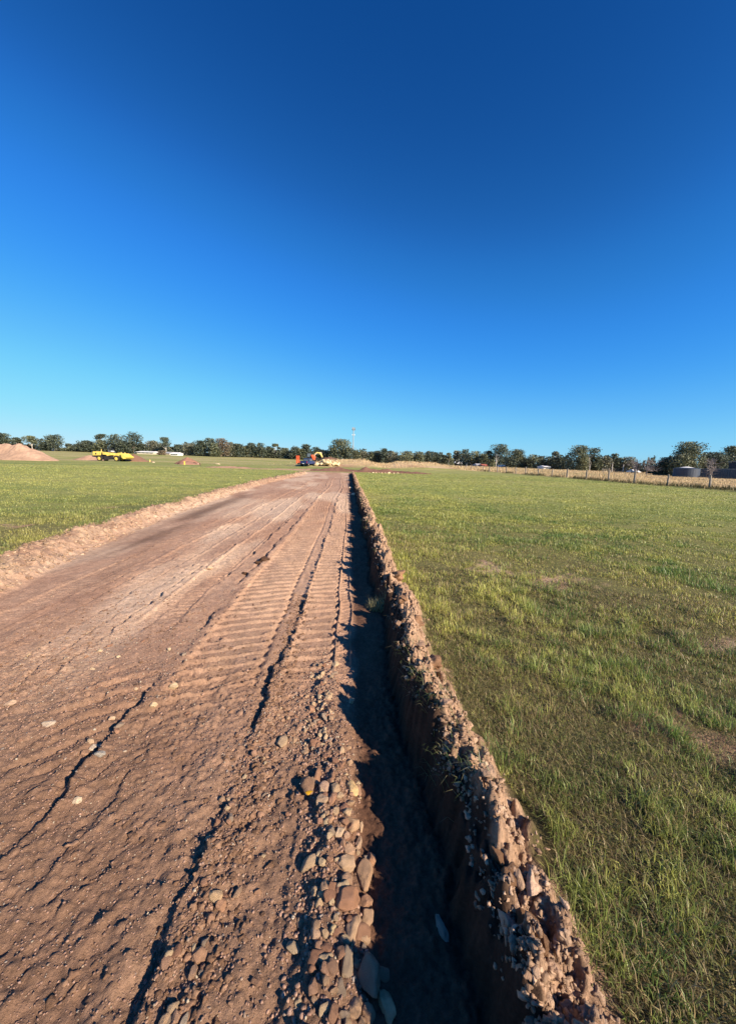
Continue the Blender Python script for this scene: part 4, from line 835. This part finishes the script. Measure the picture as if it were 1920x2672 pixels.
house(128, 137, 1179, 1175, 230, 'white', 'white', 'tiny white house left of the tall dark gum', win=1)
house(1188, 1211, 1214, 1205, 215, 'dark', 'white', 'house with a broad white roof under the trees right of the berm', win=2)
house(1196, 1206, 1209, 1197.5, 225, 'dark', 'white', 'white gable roof standing above the broad white roof', win=1)
house(1221, 1230, 1214, 1206, 210, 'white', 'greyroof', 'small white cottage between the white roofs and the cream house', win=1)
house(1243, 1260, 1218, 1209.5, 185, 'cream', 'greyroof', 'cream house beside the red roofed house', win=3)
house(1258, 1275, 1219, 1211, 180, 'cream', 'redroof', 'red roofed house left of the white trunked gum', win=2)
house(1309, 1321, 1220, 1215, 185, 'white', 'white', 'low white shed right of the white trunked gum', win=1, nm='shed', cat='shed', eave=.7)
house(1371, 1385, 1222, 1217.5, 180, 'cream', 'greyroof', 'pale low shed between two dark gums right of centre', win=1, nm='shed', cat='shed', eave=.7)
house(1419, 1437, 1222, 1215, 165, 'white', 'white', 'white flat sided shed under the dark low trees on the right', win=1, nm='shed', cat='shed', eave=.75)
house(1127, 1140, 1213, 1207, 240, 'white', 'white', 'small arched white shed at the foot of the trees right of centre', win=1, nm='shed', cat='shed', eave=.6)
house(1085, 1091, 1211, 1207, 240, 'white', 'white', 'tiny white shed left of the arched white shed', win=1, nm='shed', cat='shed', eave=.6)
house(1147, 1152, 1214, 1211, 230, 'cream', 'white', 'tiny cream hut right of the arched white shed', win=1, nm='shed', cat='shed', eave=.6)
house(1655, 1672, 1234, 1228, 120, 'white', 'white', 'white low roofed hut among the bare trees on the right', win=1, nm='shed', cat='shed', eave=.5, dep=3)

# steel water tank
Yk = 92; x0, x1 = at(1766, Yk), at(1820, Yk); r = (x1 - x0) / 2; xc = (x0 + x1) / 2; zb = gz1(xc, Yk); ht = zat(1793, 1222.5, Yk) - zb
tk = empty('water_tank', (xc, Yk, zb)); tagp(tk, 'round blue grey corrugated water tank with a white cap on its roof', 'water tank')
m = MB()
for k in range(14): m.cyl((0, 0, k * ht / 14), (0, 0, (k + .5) * ht / 14), r * .985, r, 32); m.cyl((0, 0, (k + .5) * ht / 14), (0, 0, (k + 1) * ht / 14), r, r * .985, 32)
m.build('tank_wall', M['steelblue'], tk); m = MB(); m.cyl((0, 0, ht + .003), (0, 0, ht + .38), r * 1.01, .35, 32); rf = m.build('roof', M['steelblue'], tk); m = MB(); m.cyl((0, 0, ht + .2), (0, 0, ht + .45), r * .56, .3, 24); m.build('cap', M['white'], rf)
# long steel panel fence
xa, xb = at(1816, 102), at(1960, 74)
fw = empty('panel_fence', (xa, 102, gz1(xa, 102))); tagp(fw, 'long blue grey corrugated steel fence at the right edge', 'fence')
n = 22; hf_ = 2.25
for k in range(n):
    ta, tb = k / n, (k + 1) / n; A_ = Vector(((xb - xa) * ta, -28 * ta, 0)); B_ = Vector(((xb - xa) * tb, -28 * tb, 0)); m = MB(); nn = 16
    for j in range(nn):
        p0 = A_.lerp(B_, j / nn); p1 = A_.lerp(B_, (j + .55) / nn); p2 = A_.lerp(B_, (j + 1) / nn); off = Vector((0, .04, 0))
        m.add([p0, p1, p1 + Vector((0, 0, hf_)), p0 + Vector((0, 0, hf_))], [(0, 1, 2, 3)]); m.add([p1 + off, p2 + off, p2 + off + Vector((0, 0, hf_)), p1 + off + Vector((0, 0, hf_))], [(0, 1, 2, 3)])
    m.build('panel', M['steelblue'], fw); q_ = MB(); q_.box((A_.x, A_.y, hf_ / 2), (.09, .12, hf_ + .06)); q_.build('post', M['steelblue'], fw)
m = MB(); a_ = math.atan2(-28, xb - xa); ln = math.hypot(xb - xa, 28); m.box(((xb - xa) / 2, -14, hf_ + .03), (ln, .1, .07), rz=a_); m.build('top_rail', M['galv'], fw)
# big steel shed behind it
Ys = 116; x0 = at(1876, Ys); x1 = x0 + 26; ra_ = R_(-62); sh = empty('steel_shed', (x0 + 13 * math.cos(ra_), Ys + 13 * math.sin(ra_), gz1(x0, Ys)), ra_); tagp(sh, 'large blue grey steel shed rising behind the panel fence', 'shed'); w_ = x1 - x0; zz = sh.location.z
e0 = zat(1880, 1207, Ys) - zz; e1 = e0 + 1.0
m = MB(); m.prism([(-w_ / 2, 0), (w_ / 2, 0), (w_ / 2, e0), (0, e1), (-w_ / 2, e0)], 0, 14); m.build('wall', M['steelblue'], sh)
m = MB(); m.prism([(-w_ / 2 - .3, e0 - .05), (0, e1 + .003), (w_ / 2 + .3, e0 - .05), (w_ / 2 + .3, e0 + .15), (0, e1 + .25), (-w_ / 2 - .3, e0 + .15)], -.25, 14.25); m.build('roof', M['galv'], sh)
m = MB(); m.box((3, -.05, 1.6), (4.0, .08, 3.2)); m.build('roller_door', M['steelblue'], sh)

# cattle yard rails
Yc = 118; yx0, yx1 = at(1572, Yc), at(1668, Yc); cy = empty('stock_yard', (yx0, Yc, gz1(yx0, Yc))); tagp(cy, 'timber stock yard rails with uneven posts before the right trees', 'stock yard')
for px, hh_, m_ in ((1576, 1.3, 'postw'), (1590, 1.6, 'postw'), (1598, 3.1, 'palebark'), (1608, 1.3, 'dark'), (1627, 2.9, 'palebark'), (1628.5, 1.3, 'dark'), (1635, 1.9, 'postw'), (1650, 1.5, 'postw'), (1664, 1.6, 'dark')):
    m = MB(); m.cyl((at(px, Yc) - yx0, 0, -.2), (at(px, Yc) - yx0, 0, hh_), .13, .1, 8); m.build('post', M[m_], cy)
for hh_, m_ in ((1.5, 'dark'), (1.05, 'postw'), (.6, 'postw')): m = MB(); m.box(((yx1 - yx0) / 2, .12, hh_), (yx1 - yx0, .06, .13)); m.build('rail', M[m_], cy)

# ------------------------------------------------------------------ trees
def limb(m, a, b, r0, r1, n=6, bend=.12):
    a = Vector(a); b = Vector(b); d = (b - a); L_ = d.length; mid = a.lerp(b, .5) + Vector((random.gauss(0, bend), random.gauss(0, bend), 0)) * L_ * .5
    m.cyl(a, mid, r0, (r0 + r1) / 2, n); m.cyl(mid, b, (r0 + r1) / 2, r1, n)
LEAF = {'olive': (.13, .145, .088), 'dark': (.085, .105, .074), 'grey': (.165, .17, .12), 'red': (.17, .135, .095), 'lite': (.18, .19, .11), 'bare': (.20, .17, .15), 'pink': (.17, .115, .105)}
tcount = [0]
def tree(px, top, wpx, Y, kind, tone, label, group=None, nm='gum_tree', lobes=None, bark='bark', zb=None, lean=0):
    tcount[0] += 1; sd = 2000 + tcount[0] * 13; g = np.random.default_rng(sd); random.seed(sd)
    x = at(px, Y); z0 = gz1(x, Y) - .1; h_ = zat(px, top, Y) - z0; w_ = (1.3 if kind != 'open' else 1.1) * wpx / F * Y
    root = empty(nm, (x, Y, z0)); tagp(root, label, 'tree', group)
    if kind == 'dense': cb_, nl, fill = .10, 16, 1.0
    elif kind == 'bush': cb_, nl, fill = .02, 14, 1.0
    elif kind == 'open': cb_, nl, fill = .42, 9, .62
    elif kind == 'tall': cb_, nl, fill = .18, 18, .8
    elif kind == 'fork': cb_, nl, fill = .45, 5, 0
    else: cb_, nl, fill = .2, 14, 0
    # lobes inside an uneven envelope
    Ls = []
    for i in range(nl):
        t = g.uniform(0, 1) if i > 2 else 1 - .06 * i
        zc = h_ * (cb_ + (1 - cb_) * (.12 + .80 * t)); env = math.sin(math.pi * min(.98, .22 + .70 * t)) ** .6
        a = g.uniform(0, 2 * math.pi); rr = w_ / 2 * env * g.uniform(.15, .78) * (1 if i else .3)
        lr = w_ * g.uniform(.17, .29) if kind != 'open' else w_ * g.uniform(.13, .22)
        lz = min(lr * g.uniform(.55, .9), h_ * .2); zc = min(zc, h_ - lz * .9)
        Ls.append((rr * math.cos(a) + lean * w_ * t, rr * math.sin(a) * .8, zc, lr, lz))
    m = MB(); tr_r = max(.16, h_ * .022); fork = h_ * (.28 if kind in ('open', 'bare') else .22)
    limb(m, (0, 0, -.2), (g.normal(0, .03) * h_, 0, fork), tr_r * 1.25, tr_r * .9, 8, .05)
    tip = m.V[-1]; tip = (sum(v[0] for v in m.V[-8:]) / 8, sum(v[1] for v in m.V[-8:]) / 8, fork)
    for (a, b, c_, lr, lz) in Ls[: (nl if fill < .7 else 7)]: limb(m, tip, (a * .92, b * .92, c_ - lz * .2), tr_r * .55, tr_r * .14, 5, .18)
    trunk = m.build('trunk', M[bark], root)
    if fill > 0:
        n = int((2000 if kind != 'open' else 900) * (1.0 if wpx < 40 else 1.9) * (1.8 if Y < 130 else 1)); li = g.integers(0, len(Ls), n); Lp = np.array(Ls)[li]
        d = g.normal(size=(n, 3)); d /= np.linalg.norm(d, axis=1)[:, None]; rad = g.uniform(.35, 1, n) ** .45
        P = Lp[:, :3] + d * np.stack([Lp[:, 3], Lp[:, 3], Lp[:, 4]], -1) * (rad * (1 + .22 * g.normal(size=n)))[:, None]
        P[:, 2] = np.clip(P[:, 2], .2, h_)
        if kind in ('dense', 'bush', 'tall'):           # skirt of hanging foliage
            k = g.uniform(0, 1, n) < (.42 if kind != 'tall' else .3); a = g.uniform(0, 2 * np.pi, n); rr = w_ / 2 * np.sqrt(g.uniform(0, 1, n)) * .85; zz_ = h_ * g.uniform(.03 if kind == 'bush' else .08, .72, n)
            P = np.where(k[:, None], np.stack([rr * np.cos(a), rr * np.sin(a) * .8, zz_], -1), P)
        s = (.0011 * Y + .06) * g.uniform(.7, 1.7, n); u = g.normal(size=(n, 3)); u[:, 2] *= .5; u /= np.linalg.norm(u, axis=1)[:, None]; v_ = np.cross(u, g.normal(size=(n, 3))); v_ /= np.linalg.norm(v_, axis=1)[:, None]
        V_ = np.stack([P - u * s[:, None], P - v_ * s[:, None] * .55, P + u * s[:, None], P + v_ * s[:, None] * .55], 1).reshape(-1, 3)
        lc = np.array([g.uniform(.65, 1.4) for _ in Ls])[li]
        C_ = np.array(LEAF[tone]) * (lc * g.uniform(.75, 1.3, n))[:, None] * (1 + np.array([.12, .05, -.1]) * g.normal(size=(n, 1)))
        link('crown', arr_mesh('crown', V_, np.arange(4 * n).reshape(-1, 4), None, [M['leaf']], np.repeat(np.clip(C_, .01, 1), 4, 0)), root)
    if kind in ('bare', 'fork'):                         # twig crown
        tw = MB()
        for i in range(14 if kind == 'fork' else 120):
            a, b, c_, lr, lz = Ls[g.integers(0, len(Ls))]; p0 = Vector((a, b, c_ - lz * .2)); d = Vector(g.normal(size=3)); d.z = abs(d.z) * .9; d.normalize(); tw.cyl(p0, p0 + d * lr * g.uniform(.6, 1.5), .022, .010, 3)
            p1 = p0 + d * lr * .6; d2 = (d + Vector(g.normal(size=3)) * .6).normalized(); tw.cyl(p1, p1 + d2 * lr * g.uniform(.4, .9), .014, .008, 3)
        tw.build('twigs', M[bark], root)
    return root
T = [
 (0, 1130, 62, 120, 'dense', 'dark', 'dark rounded gum behind the gravel mound at the left edge'),
 (51, 1142, 26, 230, 'open', 'dark', 'small open crowned gum above the top of the gravel mound'),
 (42, 1158, 40, 235, 'bush', 'dark', 'low dark bush at the foot of the small open crowned gum'),
 (88, 1138, 40, 230, 'open', 'olive', 'wide airy gum left of the pale power pole'),
 (76, 1160, 36, 240, 'bush', 'dark', 'low dark scrub under the wide airy gum'),
 (146, 1134, 34, 225, 'tall', 'dark', 'tall dark rounded gum standing alone right of the power pole'),
 (122, 1153, 24, 228, 'bush', 'dark', 'lower left shoulder bush of the tall lone gum'),
 (184, 1158, 22, 240, 'open', 'dark', 'small flat topped gum left of the loader trees'),
 (187, 1168, 30, 245, 'bush', 'dark', 'low bush below the small flat topped gum'),
 (206, 1158, 24, 240, 'dense', 'dark', 'small round dark gum right of the flat topped gum'),
 (233, 1150, 40, 230, 'dense', 'dark', 'broad dark gum rising behind the rear of the loader'),
 (267, 1133, 34, 225, 'open', 'dark', 'tall airy gum above the loader cab'),
 (266, 1148, 36, 222, 'dense', 'olive', 'dense olive gum directly behind the loader cab'),
 (305, 1133, 38, 222, 'tall', 'dark', 'tall dark gum above the loader bucket'),
 (328, 1152, 40, 218, 'dense', 'dark', 'dark spreading bushy gum right of the loader bucket'),
 (350, 1127, 38, 218, 'tall', 'dark', 'tallest dark gum of the left group'),
 (372, 1158, 28, 222, 'dense', 'dark', 'lower dark gum on the right side of the tallest left gum'),
 (401, 1150, 32, 225, 'dense', 'grey', 'grey green rounded gum above the long white roofed shed'),
 (434, 1141, 38, 215, 'open', 'dark', 'leaning airy gum with a flat crown and bare pale limbs'),
 (420, 1158, 44, 228, 'dense', 'grey', 'grey undergrowth gum beneath the leaning airy gum'),
 (424, 1176, 14, 196, 'bush', 'red', 'small rust red bush beside the grey roofed house'),
 (452, 1166, 22, 230, 'dense', 'dark', 'small dark gum left of the slender gum behind the houses'),
 (469, 1160, 20, 228, 'tall', 'dark', 'slender dark gum behind the white roofed house'),
 (496, 1156, 34, 205, 'dense', 'grey', 'grey green gum above the red brown soil heap'),
 (523, 1149, 30, 200, 'dense', 'dark', 'dark gum right of the grey green gum over the soil heap'),
 (545, 1143, 34, 200, 'tall', 'dark', 'tall dark gum left of the reddish domed gum'),
 (562, 1156, 26, 196, 'dense', 'olive', 'olive gum in front between the tall dark and the reddish gum'),
 (578, 1144, 38, 200, 'dense', 'red', 'reddish domed gum in the left tree line'),
 (604, 1154, 28, 205, 'dense', 'grey', 'pale grey gum just right of the reddish domed gum'),
 (622, 1158, 30, 205, 'dense', 'dark', 'dark gum second to the right of the reddish domed gum'),
 (644, 1163, 26, 208, 'dense', 'olive', 'low olive gum between two darker gums left of the ramps'),
 (659, 1156, 24, 208, 'tall', 'dark', 'dark gum with a narrow pointed crown left of centre'),
 (682, 1156, 28, 208, 'dense', 'dark', 'dark gum next left of the pair of lollipop shaped gums'),
 (701, 1165, 18, 212, 'dense', 'dark', 'short dark gum left of the lollipop shaped gum'),
 (718, 1158, 22, 212, 'open', 'olive', 'lollipop shaped open gum before the gap in the tree line'),
 (712, 1176, 34, 214, 'bush', 'grey', 'grey scrub beneath the lollipop shaped gum'),
 (743, 1169, 26, 215, 'dense', 'olive', 'pale stemmed olive gum right of the gap in the tree line'),
 (769, 1167, 22, 205, 'dense', 'dark', 'dark gum directly behind the upright orange ramps'),
 (787, 1170, 24, 205, 'dense', 'olive', 'low olive gum between the ramps and the truck'),
 (801, 1159, 26, 205, 'tall', 'dark', 'tall dark gum behind the blue truck'),
 (823, 1166, 26, 205, 'dense', 'dark', 'dark gum behind the excavator boom'),
 (845, 1174, 28, 205, 'dense', 'grey', 'low grey gum right of the excavator boom'),
 (866, 1168, 26, 205, 'dense', 'dark', 'dark gum at the left shoulder of the big domed gum'),
 (887, 1146, 58, 200, 'dense', 'olive', 'big domed gum left of the telecom tower'),
 (910, 1168, 26, 198, 'dense', 'dark', 'dark gum at the right shoulder of the big domed gum'),
 (929, 1175, 24, 200, 'dense', 'olive', 'olive gum at the foot of the telecom tower'),
 (947, 1177, 26, 200, 'dense', 'grey', 'grey gum first right of the tower foot tree'),
 (967, 1178, 28, 200, 'dense', 'olive', 'olive gum second right of the tower foot tree'),
 (985, 1176, 24, 200, 'dense', 'dark', 'dark gum left of the peaked gum over the berm'),
 (1001, 1170, 20, 195, 'tall', 'dark', 'dark peaked gum rising over the straw berm'),
 (1020, 1176, 30, 195, 'dense', 'grey', 'rounded grey gum right of the peaked gum over the berm'),
 (1040, 1189, 22, 200, 'bush', 'dark', 'low dark bush in the dip between the berm trees'),
 (1061, 1177, 36, 190, 'dense', 'lite', 'light green rounded gum right of the dip'),
 (1092, 1178, 32, 190, 'dense', 'olive', 'olive gum right of the light green rounded gum'),
 (1118, 1177, 26, 195, 'dense', 'dark', 'dark gum above the arched white shed'),
 (1137, 1180, 26, 198, 'dense', 'dark', 'dark gum just right of the arched white shed'),
 (1155, 1187, 24, 200, 'bush', 'dark', 'low dark gum before the pale feathery tree'),
 (1170, 1182, 24, 190, 'open', 'lite', 'pale feathery tree left of the white roofs'),
 (1168, 1194, 30, 192, 'bush', 'olive', 'olive scrub under the pale feathery tree'),
 (1189, 1176, 20, 230, 'tall', 'grey', 'narrow grey gum behind the white gable roof'),
 (1213, 1172, 34, 226, 'dense', 'dark', 'dark broad gum right above the white roofs'),
 (1238, 1177, 32, 200, 'dense', 'lite', 'light olive gum above the small white cottage'),
 (1261, 1184, 24, 195, 'dense', 'olive', 'small olive gum above the cream house'),
 (1273, 1176, 28, 196, 'dense', 'dark', 'dark gum left shoulder of the great rounded gum'),
 (1302, 1159, 48, 195, 'dense', 'dark', 'great rounded gum behind the white forked trunk'),
 (1283, 1200, 16, 176, 'bush', 'lite', 'small light green shrub left of the white forked trunk'),
 (1348, 1172, 40, 180, 'dense', 'olive', 'large olive gum right of the great rounded gum'),
 (1334, 1190, 28, 178, 'dense', 'dark', 'lower dark gum between the great gum and the olive gum'),
 (1372, 1196, 26, 182, 'bush', 'dark', 'low dark bush right of the large olive gum'),
 (1394, 1186, 34, 175, 'dense', 'olive', 'rounded olive gum left of the white flat sided shed'),
 (1412, 1190, 24, 176, 'dense', 'dark', 'dark gum touching the right of the rounded olive gum'),
 (1447, 1178, 30, 175, 'open', 'grey', 'thin feathery gum above the white flat sided shed'),
 (1440, 1194, 34, 172, 'bush', 'dark', 'low dark spreading tree over the white flat sided shed'),
 (1466, 1193, 30, 172, 'bush', 'dark', 'low dark tree left of the big weeping gum'),
 (1508, 1162, 52, 150, 'tall', 'olive', 'big weeping gum tallest on the right of centre'),
 (1520, 1185, 30, 148, 'bush', 'lite', 'light green hanging foliage at the right foot of the big weeping gum'),
 (1546, 1168, 34, 152, 'tall', 'dark', 'dark crowned gum with a bare sloping limb right of the weeping gum'),
 (1558, 1194, 26, 150, 'bush', 'olive', 'olive shrub under the sloping limb gum'),
 (1579, 1190, 32, 150, 'bush', 'grey', 'grey bushy tree left of the stock yard'),
 (1604, 1182, 26, 150, 'dense', 'dark', 'dark gum behind the stock yard posts'),
 (1618, 1194, 30, 150, 'bush', 'dark', 'low dark tree right behind the stock yard posts'),
 (1640, 1192, 40, 148, 'dense', 'grey', 'grey domed tree at the right end of the stock yard'),
 (1795, 1153, 70, 108, 'tall', 'olive', 'largest broad gum above the water tank'),
 (1780, 1186, 60, 106, 'bush', 'olive', 'green brown lower foliage mass behind the water tank'),
 (1745, 1193, 46, 110, 'bush', 'dark', 'low dark tree left of the water tank'),
 (1862, 1180, 60, 112, 'dense', 'dark', 'dark wind swept conifer like tree above the panel fence'),
 (1912, 1163, 64, 116, 'dense', 'olive', 'tall green gum over the steel shed at the right edge'),
 (1730, 1205, 40, 112, 'bush', 'dark', 'dark scrub between the bare trees and the water tank'),
]
for t_ in T:
    tree(*t_[:6], t_[6], nm='shrub' if t_[4] == 'bush' else 'gum_tree', bark='palebark' if t_[4] == 'open' else 'bark')
tree(1294, 1184, 24, 172, 'fork', 'bare', 'white barked gum with a forked bare trunk', bark='palebark')
tree(1540, 1188, 24, 147, 'fork', 'bare', 'pale sloping bare limbs right of the big weeping gum', bark='palebark')
tree(1690, 1198, 50, 108, 'bare', 'bare', 'tangled grey leafless tree left of the dark scrub', bark='greybark', nm='bare_tree')
tree(1660, 1203, 36, 110, 'bare', 'bare', 'smaller grey leafless tree beside the stock yard', bark='greybark', nm='bare_tree')
tree(1856, 1199, 46, 76, 'bare', 'pink', 'leafless reddish tree in front of the panel fence', bark='greybark', nm='bare_tree')
# undergrowth that closes the line beneath the trees
n = 42000; px = rng.uniform(-40, 1960, n); Yb = np.interp(px, [0, 480, 900, 1150, 1300, 1500, 1650, 1920], [245, 215, 208, 205, 200, 158, 150, 122]) + rng.uniform(-3, 5, n)
d0 = CF[None] * F + CR[None] * (px - W / 2)[:, None] - CU[None] * (1205 - H / 2); x = d0[:, 0] / d0[:, 1] * Yb
hh = np.clip(4.5 + 3.2 * vn(px * .06, px * 0, 91) + 1.2 * vn(px * .2, px * 0, 92), 1.2, 7); z = surf_z(x, Yb) + hh * rng.uniform(0, 1, n) ** 1.2
s = rng.uniform(.25, .6, n); u = rng.normal(size=(n, 3)); u /= np.linalg.norm(u, axis=1)[:, None]; v_ = np.cross(u, rng.normal(size=(n, 3))); v_ /= np.linalg.norm(v_, axis=1)[:, None]; P = np.stack([x, Yb, z], -1)
V_ = np.stack([P - u * s[:, None], P - v_ * s[:, None] * .6, P + u * s[:, None], P + v_ * s[:, None] * .6], 1).reshape(-1, 3)
C_ = np.array([.078, .092, .06]) * (rng.uniform(.5, 1.5, n) * (1 + .3 * vn(px * .04, px * 0, 93)))[:, None]
o = link('undergrowth', arr_mesh('undergrowth', V_, np.arange(4 * n).reshape(-1, 4), None, [M['leaf']], np.repeat(C_, 4, 0))); tagp(o, 'dark scrub filling the gaps beneath the distant tree line', 'undergrowth', kind='stuff')
